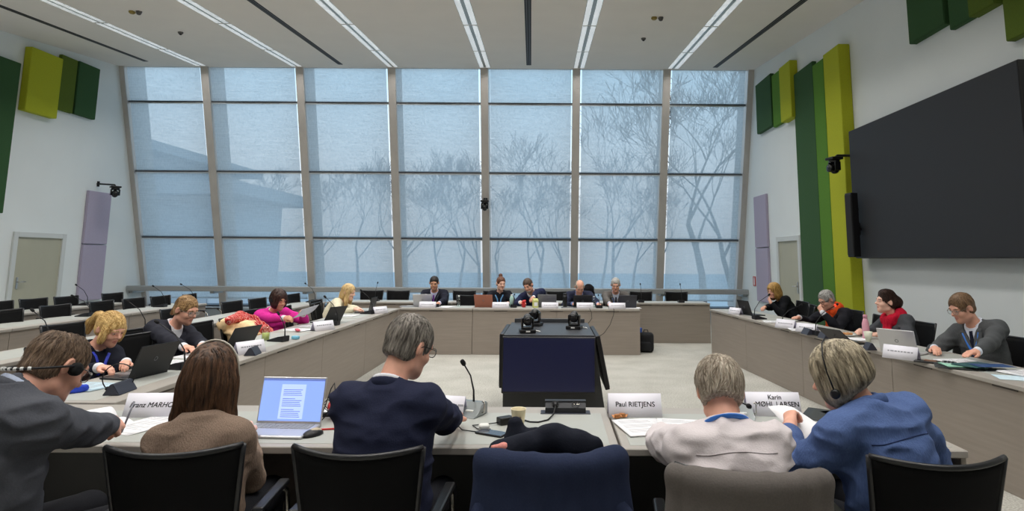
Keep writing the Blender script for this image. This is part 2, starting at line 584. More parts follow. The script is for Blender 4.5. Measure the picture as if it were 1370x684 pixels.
panel(1, 10.58, 10.14, .02, 5.02, .09, 'mid', 'tall narrow bright green board between dark green and lime boards', gR)
panel(1, 9.94, 9.38, .02, 5.0, .18, 'lime', 'tall lime yellow board beside the wall screen', gR)
panel(1, 7.64, 6.92, 4.36, 5.25, .1, 'dark', 'dark green board above the screen, largest at the top edge', gR)
panel(1, 6.88, 6.5, 4.26, 5.2, .07, 'dark', 'narrow dark green board above the screen beside the larger one', gR)
panel(1, 6.48, 6.08, 4.25, 5.2, .12, 'olive', 'olive green board above the middle of the wall screen', gR)
panel(1, 6.0, 5.3, 3.80, 5.1, .1, 'olive', 'olive board above the screen cut by the frame corner', gR)
gp = 'lilac acoustic boards'
panel(-1, 13.33, 14.03, 1.84, 3.0, .06, 'lilac', 'upper lilac board on the left wall under the camera', gp)
panel(-1, 13.33, 14.03, .62, 1.82, .06, 'lilac', 'lower lilac board on the left wall beside the door', gp)
panel(1, 14.16, 13.34, 1.86, 3.02, .05, 'lilac', 'upper lilac board on the right wall near the window', gp)
panel(1, 14.16, 13.34, .66, 1.84, .05, 'lilac', 'lower lilac board on the right wall behind the blonde woman', gp)

# ---- doors
M_door = mat('door_leaf', (176, 174, 155), .6, var=.03, scale=(3, 3, 1))
M_jamb = mat('door_frame_paint', (205, 209, 208), .6)
M_steel = mat('brushed_steel', (190, 190, 188), .3, .9)
def door(n, side, ya, yb, zt, handle_y):
    x = XL if side < 0 else XR
    s = -side
    r = bpy.data.objects.new('door_%d' % n, None); COL.objects.link(r); struct(r)
    lo, hi = min(ya, yb), max(ya, yb)
    bm = new_bm(); box(bm, min(x, x + s * .012), max(x, x + s * .012), lo, hi, .01, zt); obj('leaf', bm, M_door, r)
    bm = new_bm()
    xa, xb = sorted((x, x + s * .04))
    box(bm, xa, xb, lo - .1, lo, 0, zt + .1, .004); box(bm, xa, xb, hi, hi + .1, 0, zt + .1, .004); box(bm, xa, xb, lo - .0, hi + .0, zt, zt + .1, .004)
    obj('frame', bm, M_jamb, r)
    bm = new_bm()
    xh = x + s * .012
    xa, xb = sorted((xh, xh + s * .01))
    box(bm, xa, xb, handle_y - .022, handle_y + .022, .95, 1.17, .003)
    d = 1 if handle_y < (lo + hi) / 2 else -1
    tube(bm, [(xh, handle_y, 1.08), (xh + s * .055, handle_y, 1.08), (xh + s * .06, handle_y + d * .02, 1.08), (xh + s * .06, handle_y + d * .13, 1.08)], .010, 8)
    obj('handle', bm, M_steel, r)
    return r
door(1, -1, 11.72, 12.78, 1.93, 11.82)
door(2, 1, 12.76, 11.75, 1.955, 11.86)
# ------------------------------------------------------------------ outside the window
M_bark = mat('bark', (92, 86, 82), .9, var=.2, scale=(6, 6, 2))
M_ground = mat('paving', (176, 178, 180), .9, var=.08, scale=(1, 1, 1))
M_bld = mat('far_building', (205, 208, 212), .8, var=.04)
M_bldroof = mat('far_roof', (178, 182, 187), .7)
bm = new_bm(); box(bm, -90, 90, 16.3, 110, -1.2, -1.0); o = struct(obj('ground', bm, M_ground))
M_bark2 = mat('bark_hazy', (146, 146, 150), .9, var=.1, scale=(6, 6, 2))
def tree(x, y, h, seed, label, spread=.5, depth=5, lean=(0, 0), r0=.16, bark=None):
    rnd = random.Random(seed)
    bm = new_bm()
    tw = new_bm()
    def branch(p, d, L, r, lv):
        n = 4
        pts = [p]; rs = [r]
        for i in range(n):
            d = (d + Vector((rnd.uniform(-1, 1), rnd.uniform(-1, 1), rnd.uniform(-.3, .7))) * .16).normalized()
            p = p + d * (L / n)
            pts.append(p); rs.append(max(.009, r * (1 - .45 * (i + 1) / n)))
        tube(bm if lv > 2 else tw, pts, rs, 6 if lv > 2 else 3, cap=False)
        if lv == 0:
            return
        k = 3 if lv > 1 else 4
        for i in range(k):
            q = pts[min(n, 2 + i % 3 + (1 if lv < depth else 0))] if i else pts[-1]
            ax = Vector((rnd.uniform(-1, 1), rnd.uniform(-1, 1), rnd.uniform(-.2, .6))).normalized()
            nd = (d + ax * spread * (1.35 if i else .7)).normalized()
            branch(q, nd, L * rnd.uniform(.62, .82), rs[-1] * rnd.uniform(.6, .85), lv - 1)
    branch(Vector((0, 0, 0)), Vector((lean[0], lean[1], 1)).normalized(), h * .30, r0, depth)
    r = thing('bare_tree', label, 'tree', (x, y, -1.02), 0, 'bare trees outside the window')
    obj('trunk', bm, bark or M_bark, r); obj('twigs', tw, bark or M_bark, r)
tree(5.6, 23.0, 13.5, 3, 'large bare tree close outside the rightmost window bay', .62, 6, (.05, 0), .17)
tree(7.6, 25.5, 12, 11, 'bare tree with a bent trunk at the right wall edge of the window', .6, 6, (-.18, 0), .15)
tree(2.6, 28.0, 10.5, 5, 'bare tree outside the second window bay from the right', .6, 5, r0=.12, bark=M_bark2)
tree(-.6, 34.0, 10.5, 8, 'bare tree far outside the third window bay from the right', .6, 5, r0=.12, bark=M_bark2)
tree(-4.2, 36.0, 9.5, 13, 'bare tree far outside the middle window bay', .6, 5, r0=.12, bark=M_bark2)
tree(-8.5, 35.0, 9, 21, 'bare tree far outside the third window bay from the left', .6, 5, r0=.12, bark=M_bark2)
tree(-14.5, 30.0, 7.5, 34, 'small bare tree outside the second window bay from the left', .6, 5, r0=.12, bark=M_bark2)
def building(x0, x1, y0, y1, h, ov, label):
    r = thing('office_building', label, 'building', ((x0 + x1) / 2, (y0 + y1) / 2, -1.0))
    a, b = (x1 - x0) / 2, (y1 - y0) / 2
    bm = new_bm(); box(bm, -a, a, -b, b, 0, h); obj('walls', bm, M_bld, r)
    bm = new_bm(); box(bm, -a - ov, a + ov, -b - ov, b + ov, h, h + .45); obj('roof_slab', bm, M_bldroof, r)
    for z in (h * .28, h * .58, h * .85):
        bm = new_bm(); box(bm, -a + .4, a - .4, -b - .05, -b + .05, z - .6, z + .5); obj('window_band', bm, M_bldroof, r)
building(-34, -19.6, 27.5, 38, 7.5, 1.0, 'taller flat roofed building outside the leftmost window bay')
building(-18.2, -11.5, 21.5, 26, 4.7, .8, 'lower flat roofed building outside the second window bay')

far_l = ['the gap left of the third bay', 'the left half of the third bay', 'the right half of the third bay', 'the fourth bay, left side', 'the fourth bay, middle', 'the fourth bay, right side', 'the fifth bay, left side', 'the fifth bay, middle', 'the fifth bay, right side', 'the sixth bay, left side', 'the sixth bay, right side']
for k, l in enumerate(far_l):
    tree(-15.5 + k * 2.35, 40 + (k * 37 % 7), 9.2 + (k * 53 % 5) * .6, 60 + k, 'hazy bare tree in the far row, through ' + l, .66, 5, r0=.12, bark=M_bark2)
# ------------------------------------------------------------------ desks
def wood_mat(name, rgb, var=.06):
    m = bpy.data.materials.new(name)
    m.use_nodes = True
    nt = m.node_tree
    b = nt.nodes['Principled BSDF']
    b.inputs['Roughness'].default_value = .55
    b.inputs['Specular IOR Level'].default_value = .35
    tc = N(nt, 'ShaderNodeTexCoord')
    mp = N(nt, 'ShaderNodeMapping'); mp.inputs['Scale'].default_value = (1.2, 3, 26)
    no = N(nt, 'ShaderNodeTexNoise'); no.inputs['Scale'].default_value = 1.5; no.inputs['Detail'].default_value = 6
    cr = N(nt, 'ShaderNodeValToRGB')
    c = lin(rgb)
    cr.color_ramp.elements[0].position = .3; cr.color_ramp.elements[0].color = (*[v * (1 - var) for v in c], 1)
    cr.color_ramp.elements[1].position = .7; cr.color_ramp.elements[1].color = (*[v * (1 + var) for v in c], 1)
    nt.links.new(tc.outputs['Object'], mp.inputs[0]); nt.links.new(mp.outputs[0], no.inputs[0])
    nt.links.new(no.outputs[0], cr.inputs[0]); nt.links.new(cr.outputs[0], b.inputs['Base Color'])
    return m
M_front = wood_mat('desk_front_laminate', (150, 140, 130))
M_top = mat('desk_top_laminate', (166, 160, 152), .42, var=.03, scale=(2, 30, 2), spec=.4)
M_inlay = mat('desk_inlay', (170, 172, 166), .5, var=.02, scale=(8, 8, 8))
M_bez = mat('monitor_bezel', (14, 14, 16), .4)
M_groove = mat('desk_groove', (84, 78, 73), .8)
TZ = .75
def desk(label, A, B, depth, group, panels=1, ends=(1, 1), inlay=True, front=True, dark_under=False):
    """Desk whose front (audience side) runs from A to B; the sitter is to the left of A->B."""
    A, B = Vector((*A, 0)), Vector((*B, 0))
    L = (B - A).length
    rz = math.atan2((B - A).y, (B - A).x)
    r = thing('conference_desk', label, 'desk', A, rz, group)
    g = .0012
    bm = new_bm(); box(bm, g, L - g, -.012, depth, TZ - .032, TZ, .004); obj('desktop', bm, M_top, r)
    if inlay:
        bm = new_bm(); box(bm, .04, L - .04, .13, depth - .05, TZ - .004, TZ + .0015, .001); obj('writing_inlay', bm, M_inlay, r)
    if front:
        for k in range(panels):
            bm = new_bm(); box(bm, g + k * L / panels + .0004, (k + 1) * L / panels - g - .0004, .012, .034, 0.0, TZ - .034, .002); obj('front_panel', bm, M_front, r)
    if dark_under:  # black backing added so the shaded space under the desk looks dark
        bm = new_bm(); box(bm, .03, L - .03, .036, .05, .0, TZ - .034); box(bm, .03, L - .03, .05, depth - .09, TZ - .06, TZ - .034); obj('dark_backing', bm, M_bez, r)
    for e, x0 in ((ends[0], g), (ends[1], L - g - .025)):
        if e:
            bm = new_bm(); box(bm, x0, x0 + .025, .036, depth - .02, 0.0, TZ - .034, .002); obj('side_panel', bm, M_front, r)
    n = max(1, round(L / .85))
    for k in range(n):                                                # cable slots let into the front edge
        xm = (k + .5) * L / n
        bm = new_bm(); box(bm, xm - .11, xm + .11, .006, .012, TZ - .047, TZ - .036); obj('cable_slot', bm, M_groove, r)
    return r
gd = 'inner ring of conference desks'
desk('near desk section on the right, behind the white shirted man and the denim jacket woman', (1.85, 3.6), (.315, 3.6), .75, gd, 1, dark_under=True)
desk('near desk section in the middle, with cup, phone and power box on it', (.305, 3.6), (-1.42, 3.6), .75, gd, 1, dark_under=True)
desk('near desk section on the left, with the open notebook and laptop on it', (-1.43, 3.6), (-3.4, 3.6), .75, gd, 1, dark_under=True)
YS = [3.66, 5.6, 7.0, 8.6, 10.38]
ll = ['left inner desk section by the blonde ponytail woman', 'left inner desk section by the woman in the dark suit', 'left inner desk section by the woman in pink', 'left inner desk section by the woman in cream']
for k in range(4):
    xa, xb = (-2.52 - .03 * (YS[k] - 3.66) / 6.7, -2.52 - .03 * (YS[k + 1] - 3.66) / 6.7)
    desk(ll[k], (xa, YS[k]), (xb, YS[k + 1] - .003), .62, gd, 1)
desk('far desk section at left, behind which the dark suited man with purple tie sits', (-2.55, 10.4), (-1.33, 10.42), .62, gd, 1)
desk('far desk section at right, the long one with four people behind it', (-1.327, 10.42), (1.47, 10.47), .62, gd, 2)
rx = lambda y: 2.68 + (10.62 - y) * .076
YR = [10.62, 9.1, 7.4, 5.7, 4.0, 2.3]
ll = ['right desk section by the blonde woman in black', 'right desk section by the man with the orange scarf', 'right desk section by the woman with the red scarf', 'right desk section by the man in the grey suit', 'right desk section nearest the camera']
for k in range(5):
    desk(ll[k], (rx(YR[k]), YR[k]), (rx(YR[k + 1]), YR[k + 1] + .003), .62, gd, 1)
g2 = 'second row of desks'
Y2 = [3.9, 5.9, 7.9, 9.9, 11.74]
ll = ['second row desk on the left nearest the camera', 'second row desk on the left behind the ponytail woman', 'second row desk on the left behind the tan coat', 'second row desk on the left behind the woman in pink']
for k in range(4):
    desk(ll[k], (-4.27, Y2[k]), (-4.27, Y2[k + 1] - .004), .56, g2)
ll = ['back row desk under the window behind the woman in cream', 'back row desk under the window behind the far panel people', 'back row desk under the window at its right end']
for k, (a, b) in enumerate([(-4.26, -1.9), (-1.895, .55), (.555, 3.03)]):
    desk(ll[k], (a, 11.78 + .08 * k), (b, 11.82 + .08 * k), .56, g2)
g3 = 'third and fourth rows of desks on the left'
for k, (a, b) in enumerate([(5.2, 7.2), (7.2, 9.2), (9.2, 11.2)]):
    desk(['third row desk on the left cut by the frame', 'third row desk on the left behind the ponytail woman\'s head', 'third row desk on the left closest to the window'][k], (-6.2, a), (-6.2, b - .004), .6, g3)
for k, (a, b) in enumerate([(7.6, 9.4), (9.4, 11.3)]):
    desk(['fourth row desk by the left door', 'fourth row desk below the lilac boards of the left wall'][k], (-7.66, a), (-7.66, b - .004), .6, g3)

# ------------------------------------------------------------------ chairs
M_chair = mat('chair_mesh_black', (15, 15, 16), .8, var=.15, scale=(300, 300, 300), bump=.1, spec=.15)
M_chseat = mat('chair_seat_fabric', (22, 22, 24), .9, var=.1, scale=(200, 200, 200))
M_chfr = mat('chair_frame_black', (30, 30, 32), .35, spec=.5)
M_chrome = mat('chrome', (200, 196, 188), .15, 1.)
def make_chair(label, group):
    r = thing('conference_chair', label, 'chair', (0, 0, 0), 0, group)
    bm = new_bm()
    def seat(u, v):
        x = (u - .5) * .46; y = -.2 + v * .45
        return (x, y, .445 + .012 * (2 * abs(u - .5)) ** 2 - (.03 * max(0, v - .8) / .2) ** 1 * .6)
    sheet(bm, seat, 8, 8, .05); obj('seat', bm, M_chseat, r)
    bm = new_bm()
    def back(u, v):
        s = 2 * u - 1
        w = .190 + .042 * v
        return (s * w, -.215 - .07 * v - .075 * (1 - s * s) * (.35 + .65 * v), .50 + v * .40 + .014 * s * s * v)
    sheet(bm, back, 14, 10, .012); obj('backrest', bm, M_chair, r)
    bm = new_bm(); tube(bm, [back(k / 14, 1) for k in range(15)], .0105, 8); obj('top_rail', bm, M_chfr, r)
    for s in (0, 1):
        bm = new_bm(); tube(bm, [back(s, k / 6) for k in range(7)], .011, 8); tube(bm, [back(s, 0), ((s * 2 - 1) * .235, -.18, .44)], .011, 8); obj('back_post', bm, M_chfr, r)
        x = (s * 2 - 1) * .262
        bm = new_bm(); box(bm, x - .022, x + .022, -.19, .13, .635, .66, .009, seg=2); obj('armrest', bm, M_chfr, r)
        bm = new_bm(); tube(bm, [(x, .09, .636), (x, .16, .6), (x, .185, .52), (x, .20, .0)], .011, 8); obj('leg', bm, M_chrome, r)
        bm = new_bm(); tube(bm, [(x, -.15, .636), (x, -.2, .58), (x, -.22, .5), (x, -.27, .0)], .011, 8); tube(bm, [(x, -.215, .42), (x, .19, .42)], .009, 8); obj('leg', bm, M_chrome, r)
    return r
chair0 = None
def chair_at(bx, by, deg, label, group):
    """Chair whose back's top rail is centred over (bx, by) and which faces deg (0 = away from the camera)."""
    global chair0
    rz = R(deg)
    loc = (bx - .31 * math.sin(rz), by + .31 * math.cos(rz), 0)
    if chair0 is None:
        chair0 = make_chair(label, group)
        chair0.location = loc; chair0.rotation_euler = (0, 0, rz)
        return chair0
    return dup(chair0, loc, rz, label, group)
ge = 'empty black mesh chairs'
gu = 'black mesh chairs people sit on'
CH_L = [
    (-8.12, 9.74, -97, 'empty black chair at the fourth row in front of the left door', ge),
    (-8.06, 10.31, -95, 'empty black chair at the fourth row below the left edge of the lilac boards', ge),
    (-8.0, 11.3, -97, 'empty black chair at the fourth row against the white wall by the window corner', ge),
    (-8.1, 9.1, -95, 'empty black chair at the fourth row cut by the left frame edge', ge),
    (-6.78, 7.72, -98, 'empty black chair at the third row nearest the left frame edge', ge),
    (-6.78, 8.5, -97, 'empty black chair at the third row with a microphone before it, below the door', ge),
    (-6.74, 9.3, -93, 'empty black chair at the third row above the ponytail woman\'s head', ge),
    (-6.72, 9.98, -96, 'empty black chair at the third row right of the ponytail woman', ge),
    (-6.66, 10.56, -95, 'empty black chair at the third row left above the dark suited woman', ge),
    (-6.5, 11.12, -86, 'empty black chair at the third row closest to the window', ge),
    (-4.85, 6.2, -100, 'empty black chair at the second row behind the balding man\'s head', ge),
    (-4.9, 8.05, -97, 'empty black chair at the second row behind the dark suited woman', ge),
    (-4.85, 9.4, -100, 'empty black chair at the second row behind the red scarf', ge),
    (-4.8, 10.1, -98, 'empty black chair at the second row left of the woman in pink', ge),
    (-4.75, 11.36, -95, 'empty black chair at the second row behind the woman in pink', ge),
    (-3.62, 5.37, -100, 'empty black chair at the inner row between the ponytail woman and the dark suited woman', ge),
    (-3.47, 9.15, -80, 'empty black chair turned at the inner row between the women in pink and in cream', ge),
    (-3.62, 8.5, -75, 'empty black chair at the inner row at the right elbow of the woman in pink', ge),
    (-3.62, 6.38, -93, 'empty black chair at the inner row behind the dark suited woman\'s right arm', ge),
]
for c in CH_L:
    chair_at(*c)
CH_F = [(-3.68, 12.72, 183, 'empty black chair under the window right behind the woman in cream'), (-3.14, 12.72, 179, 'empty black chair under the window second from the woman in cream'), (-2.42, 12.75, 180, 'empty black chair under the window behind the man with the purple tie'),
        (-1.8, 12.75, 184, 'empty black chair under the window right of the man with the purple tie'), (-1.18, 12.75, 178, 'empty black chair under the window behind the woman with the bun'), (-.35, 12.78, 181, 'empty black chair under the window behind the man reaching out'), (.06, 12.8, 180, 'empty black chair under the window right of the man reaching out'),
        (1.82, 12.85, 178, 'empty black chair under the window right of the man in grey with blue lanyard'), (2.55, 12.85, 180, 'empty black chair under the window at the right end of the back row')]
for x, y, a, l in CH_F:
    chair_at(x, y, a, l, ge)
chair_at(-1.5, 11.3, 180, 'empty black chair at the far desk between purple tie man and bun woman', ge)
for x, y, a, l in [(3.9, 9.3, 76, 'empty black chair between blonde woman and orange scarf man by the right wall'), (4.02, 7.62, 80, 'empty black chair between orange scarf man and red scarf woman by the right wall'), (4.06, 6.12, 78, 'empty black chair between red scarf woman and grey suit man by the right wall')]:
    chair_at(x, y, a, l, ge)
# chairs in use (their sitters are built further down)
SEATS = {}
for key, x, y, a, l in [
        ('P1', -2.02, 2.02, -28, 'black chair under the balding man with the headset'),
        ('P2', -1.34, 2.27, 6, 'black chair behind the woman in the brown sweater'),
        ('P3', -.69, 2.27, -1, 'black chair behind the man in the navy suit'),
        ('P4', .635, 2.08, -6, 'black chair under the man in the white shirt, a grey jacket over its back'),
        ('P5', 1.33, 2.2, -1, 'black chair behind the woman in the denim jacket'),
        ('N', .0, 2.22, 4, 'black chair with a navy jacket hung over its back'),
        ('P6', -3.80, 4.80, -100, 'black chair under the blonde ponytail woman'),
        ('P7', -3.88, 5.80, -100, 'black chair under the woman in the dark suit'),
        ('C', -3.6, 6.95, -88, 'black chair holding the tan coat and red scarf'),
        ('P8', -3.84, 8.0, -100, 'black chair under the woman in pink'),
        ('P9', -3.72, 9.75, -92, 'black chair under the woman in the cream sweater'),
        ('P10', -2.16, 11.62, 180, 'black chair under the man with the purple tie'),
        ('P11', -.98, 11.62, 182, 'black chair under the woman with the bun'),
        ('P12', -.32, 11.72, 182, 'black chair under the man reaching out'),
        ('P13', .50, 11.62, 180, 'black chair under the bald man at the far desk'),
        ('P14', 1.17, 11.62, 180, 'black chair under the grey haired man with a blue lanyard'),
        ('P15', 4.1, 10.15, 92, 'black chair under the blonde woman in black by the right door'),
        ('P16', 4.12, 8.5, 95, 'black chair under the man with the orange scarf'),
        ('P17', 4.1, 6.92, 95, 'black chair under the woman with the red scarf'),
        ('P18', 4.15, 5.72, 98, 'black chair under the man in the grey suit')]:
    SEATS[key] = chair_at(x, y, a, l, gu)

# ------------------------------------------------------------------ monitor console in the ring
M_cons = mat('console_black', (40, 41, 42), .5, spec=.4)
M_constop = mat('console_top', (52, 54, 58), .45)
M_scrn = mat('monitor_glass_navy', (22, 27, 62), .25, spec=.5)
r = thing('monitor_console', 'black console with tilted monitors standing in the middle of the ring', 'console', (-.03, 6.62, 0), 0)
bm = new_bm()
# body: a box that widens towards the floor on the left and right
def ring(z, hx, hy0, hy1): return [(-hx, hy0, z), (hx, hy0, z), (hx, hy1, z), (-hx, hy1, z)]
def ring(z, hx, hy0, hy1): return [(-.44, hy0, z), (hx, hy0, z), (hx, hy1, z), (-.44, hy1, z)]
lv = [ring(0, .56, -.50, .58), ring(.80, .44, -.58, .56), ring(.845, .43, -.58, .56)]
vv = [[bm.verts.new(p) for p in l] for l in lv]
bm.faces.new(vv[0][::-1]); bm.faces.new(vv[-1])
for a in range(2):
    for k in range(4):
        bm.faces.new((vv[a][k], vv[a][(k + 1) % 4], vv[a + 1][(k + 1) % 4], vv[a + 1][k]))
obj('body', bm, M_cons, r)
bm = new_bm(); box(bm, -.435, .435, -.60, .56, .845, .857, .003); box(bm, -.40, .40, .55, .585, .83, .90, .004); obj('top', bm, M_constop, r)
def monitor(M):
    bm = new_bm(); box(bm, -.445, .445, 0, .045, -.26, .26, .006, M=M); o = obj('monitor', bm, M_bez, r)
    bm = new_bm(); box(bm, -.432, .432, -.003, .004, -.242, .247, .001, M=M); obj('screen', bm, M_scrn, o)
monitor(Matrix.Translation((0, -.645, .585)) @ Matrix.Rotation(R(-2), 4, 'X'))
monitor(Matrix.Translation((.545, -.02, .585)) @ Matrix.Rotation(R(90), 4, 'Z') @ Matrix.Rotation(R(-11), 4, 'X'))
monitor(Matrix.Translation((-.487, .03, .585)) @ Matrix.Rotation(R(-90), 4, 'Z'))
monitor(Matrix.Translation((0, .63, .585)) @ Matrix.Rotation(R(180), 4, 'Z') @ Matrix.Rotation(R(-4), 4, 'X'))

# ------------------------------------------------------------------ PTZ cameras
M_gloss = mat('camera_gloss_black', (12, 12, 13), .18, spec=.6)
M_lens = mat('lens_glass', (8, 8, 14), .05, spec=.9)
M_slabel = mat('white_sticker', (225, 225, 222), .5)
def ptz(label, loc, rz, group, k=1.):
    r = thing('ptz_camera', label, 'camera', loc, rz, group)
    r.scale = (k, k, k)
    bm = new_bm(); box(bm, -.078, .078, -.07, .07, 0, .036, .008, seg=2); obj('base', bm, M_blk, r)
    bm = new_bm(); lathe(bm, [(.062, .036), (.062, .055), (.05, .062)], n=20)
    for s in (-1, 1):
        box(bm, s * .052 - .010, s * .052 + .010, -.035, .035, .05, .145, .008, seg=2)
    obj('yoke', bm, M_gloss, r)
    bm = new_bm(); sphere(bm, (0, 0, .125), (.046, .055, .06), 18); lathe(bm, [(.044, 0), (.044, .04), (.03, .05)], M=Matrix.Translation((0, -.03, .125)) @ Matrix.Rotation(R(90), 4, 'X'), n=16)
    h = obj('head', bm, M_gloss, r)
    bm = new_bm(); sphere(bm, (0, -.079, .125), (.026, .008, .026), 14); obj('lens', bm, M_lens, h)
    bm = new_bm(); box(bm, -.02, .02, -.0715, -.0702, .012, .026); obj('sticker', bm, M_slabel, r)
    bm = new_bm(); tube(bm, [(.06, .06, .015), (.11, .07, .006), (.13, .04, .006), (.10, .11, .006)], .006, 6); obj('plug_cable', bm, M_whp, r)
    return r
gz = 'ptz cameras on the console'
ptz('dome shaped black camera on the console top, front left, white sticker on its base', (-.245, 6.20, .857), R(8), gz)
ptz('black camera on the console top behind the front left one', (-.19, 6.83, .857), R(165), gz)
ptz('black camera alone at the right of the console top', (.23, 6.55, .857), R(-14), gz)
def hung_camera(label, loc, rz, arm):
    """Camera hung upside down under a bracket; arm is the bracket's run from its wall plate, in local axes."""
    r = thing('wall_camera', label, 'camera', loc, rz)
    bm = new_bm(); tube(bm, arm, .02, 8); box(bm, arm[0][0] - .05, arm[0][0] + .05, arm[0][1] - .008, arm[0][1] + .008, arm[0][2] - .06, arm[0][2] + .06, .004); obj('bracket', bm, M_blk, r)
    bm = new_bm(); box(bm, -.1, .1, -.09, .09, -.03, .01, .01, seg=2); obj('base', bm, M_blk, r)
    bm = new_bm(); lathe(bm, [(.08, -.03), (.08, -.06), (.06, -.08)], n=20)
    for s in (-1, 1):
        box(bm, s * .075 - .014, s * .075 + .014, -.05, .05, -.2, -.06, .01, seg=2)
    obj('yoke', bm, M_gloss, r)
    bm = new_bm(); sphere(bm, (0, 0, -.16), (.066, .08, .085), 18); lathe(bm, [(.06, 0), (.06, .06), (.042, .07)], M=Matrix.Translation((0, -.04, -.16)) @ Matrix.Rotation(R(90), 4, 'X'), n=16)
    h = obj('head', bm, M_gloss, r)
    bm = new_bm(); sphere(bm, (0, -.11, -.16), (.034, .01, .034), 14); obj('lens', bm, M_lens, h)
hung_camera('black camera on an arm above the lilac boards of the left wall', (-9.78, 13.62, 3.12), R(45), [(-.30, .30, .06), (-.02, .02, .04), (0, 0, .0)])
hung_camera('black camera on an arm at the upper left corner of the wall screen', (4.28, 9.22, 3.13), R(-80), [(-.06, .42, .06), (0, .06, .04), (0, 0, .0)])
p = G(-1.635, 2.98, -.04)
hung_camera('black camera fixed to the central window mullion', (p.x, p.y - .13, 2.95), R(0), [(0, .12, .05), (0, .02, .03), (0, 0, 0)])

# ------------------------------------------------------------------ wall screen, speaker, sign
M_scr = mat('screen_charcoal', (50, 51, 54), .6, spec=.25)
r = thing('wall_screen', 'huge blank charcoal screen on the right wall', 'screen', (XR, 7.5, 1.615))
bm = new_bm(); box(bm, -.17, -.055, -1.72, 1.73, 0, 1.93, .006); obj('cabinet', bm, M_bez, r)
bm = new_bm(); box(bm, -.175, -.169, -1.71, 1.72, .01, 1.92); obj('display', bm, M_scr, r)
bm = new_bm()
for y in (-1.4, -.5, .5, 1.4): box(bm, -.06, -.0, y - .1, y + .1, .1, 1.8)
obj('wall_mount', bm, M_blk, r)
r = thing('column_speaker', 'slim black column loudspeaker on a bracket left of the wall screen', 'loudspeaker', (4.40, 9.0, 1.63), R(8))
bm = new_bm(); box(bm, -.055, .055, -.08, .08, 0, .94, .012, seg=2); obj('cabinet', bm, M_blk, r)
M_grl = mat('speaker_grille', (26, 26, 28), .8, var=.3, scale=(300, 300, 300))
bm = new_bm(); box(bm, -.062, -.055, -.07, .07, .03, .91, .003); obj('grille', bm, M_grl, r)
bm = new_bm(); box(bm, .055, .09, -.05, .05, .32, .50, .006); tube(bm, [(.07, 0, .41), (.17, .01, .41), (.27, .03, .41)], .025, 8); box(bm, .262, .29, -.04, .09, .33, .49); obj('bracket', bm, M_blk, r)
bm = new_bm(); tube(bm, [(.05, .02, .75), (.12, .03, .72), (.17, .03, .62), (.16, .02, .5), (.12, .0, .44)], .006, 6); obj('cable', bm, M_blk, r)
M_red = mat('sign_red', (190, 50, 40), .5)
r = thing('fire_sign', 'small red and white safety sign on the wall beside the right lilac boards', 'sign', (XR, 14.43, 1.09))
bm = new_bm(); box(bm, -.012, 0, -.09, .09, -.11, .11, .002); obj('plate', bm, M_red, r)
bm = new_bm(); box(bm, -.0135, -.0115, -.035, .035, -.085, .05); sphere(bm, (-.0125, 0, .065), (.002, .03, .03), 10); obj('pictogram', bm, M_slabel, r)
# ------------------------------------------------------------------ things on the desks
M_unit = mat('unit_black', (30, 31, 36), .45, spec=.4)
M_unit2 = mat('unit_slate', (48, 50, 62), .5)
M_foam = mat('foam_black', (16, 16, 17), .95, var=.3, scale=(400, 400, 400))
M_goose = mat('gooseneck', (34, 34, 36), .4, .5)
M_ledred = mat('mic_light_red', (230, 60, 40), .4, emit=(255, 60, 30), es=1.2)
M_gbase = mat('unit_grey_clear', (142, 148, 148), .25, .3)
M_paper = mat('paper_white', (240, 240, 242), .8, var=.01, scale=(3, 3, 3))
M_print = mat('print_grey', (150, 150, 156), .9)
M_ink = mat('print_black', (28, 28, 34), .8)
M_card = mat('name_card', (232, 230, 238), .7)
M_cardback = mat('card_inner', (176, 172, 196), .7)
def mic(label, x, y, rz, group='gooseneck microphones on the desks', grey=False, red=False, lean=.17, h=.30, z=TZ + .001):
    r = thing('desk_microphone', label, 'microphone', (x, y, z), R(rz), group)
    bm = new_bm()
    if grey:
        prism(bm, [(-.07, -.075, .0), (-.07, .075, 0), (-.07, .05, .012), (-.07, -.035, .062), (-.07, -.075, .062)], (.14, 0, 0))
    else:
        prism(bm, [(-.055, -.06, .0), (-.055, .125, 0), (-.055, .125, .012), (-.055, -.005, .05), (-.055, -.06, .056)], (.11, 0, 0))
    bmesh.ops.bevel(bm, geom=bm.edges[:], offset=.005, segments=2, affect='EDGES')
    obj('base', bm, M_gbase if grey else M_unit, r, smooth=False)
    top = (0, -.045, .05)
    pts = [top, (0, -.045 + lean * .05, .05 + h * .3), (0, -.045 + lean * .4, .05 + h * .66), (0, -.045 + lean * 1.0, .05 + h * .93)]
    bm = new_bm(); tube(bm, pts, [.0065, .005, .004, .004], 8); obj('gooseneck', bm, M_goose, r)
    d = (Vector(pts[-1]) - Vector(pts[-2])).normalized()
    bm = new_bm(); e = Vector(pts[-1]); tube(bm, [e, e + d * .008, e + d * .022, e + d * .038, e + d * .044], [.006, .0115, .013, .0115, .005], 10); obj('microphone_head', bm, M_foam, r)
    if red:
        bm = new_bm(); tube(bm, [e - d * .006, e + d * .010], .0145, 10); obj('light_ring', bm, M_ledred, r)
    if grey:
        bm = new_bm(); box(bm, -.035, .01, .01, .03, .022, .032, .002); obj('button', bm, M_whp, r)
        bm = new_bm()
        for s in (-1, 1): tube(bm, [(s * .075, .0, .02), (s * .088, .0, .02), (s * .088, .0, .075), (s * .075, .0, .075)], .004, 6)
        obj('headset_hook', bm, M_chrome, r)
    return r
mic('grey based gooseneck microphone on the near desk, standing clear right of the navy suit', -.44, 3.42, 158, grey=True, lean=.11, h=.235)
mic('black gooseneck microphone beside the open papers of the dark suited woman', -2.78, 4.72, 78, lean=.26)
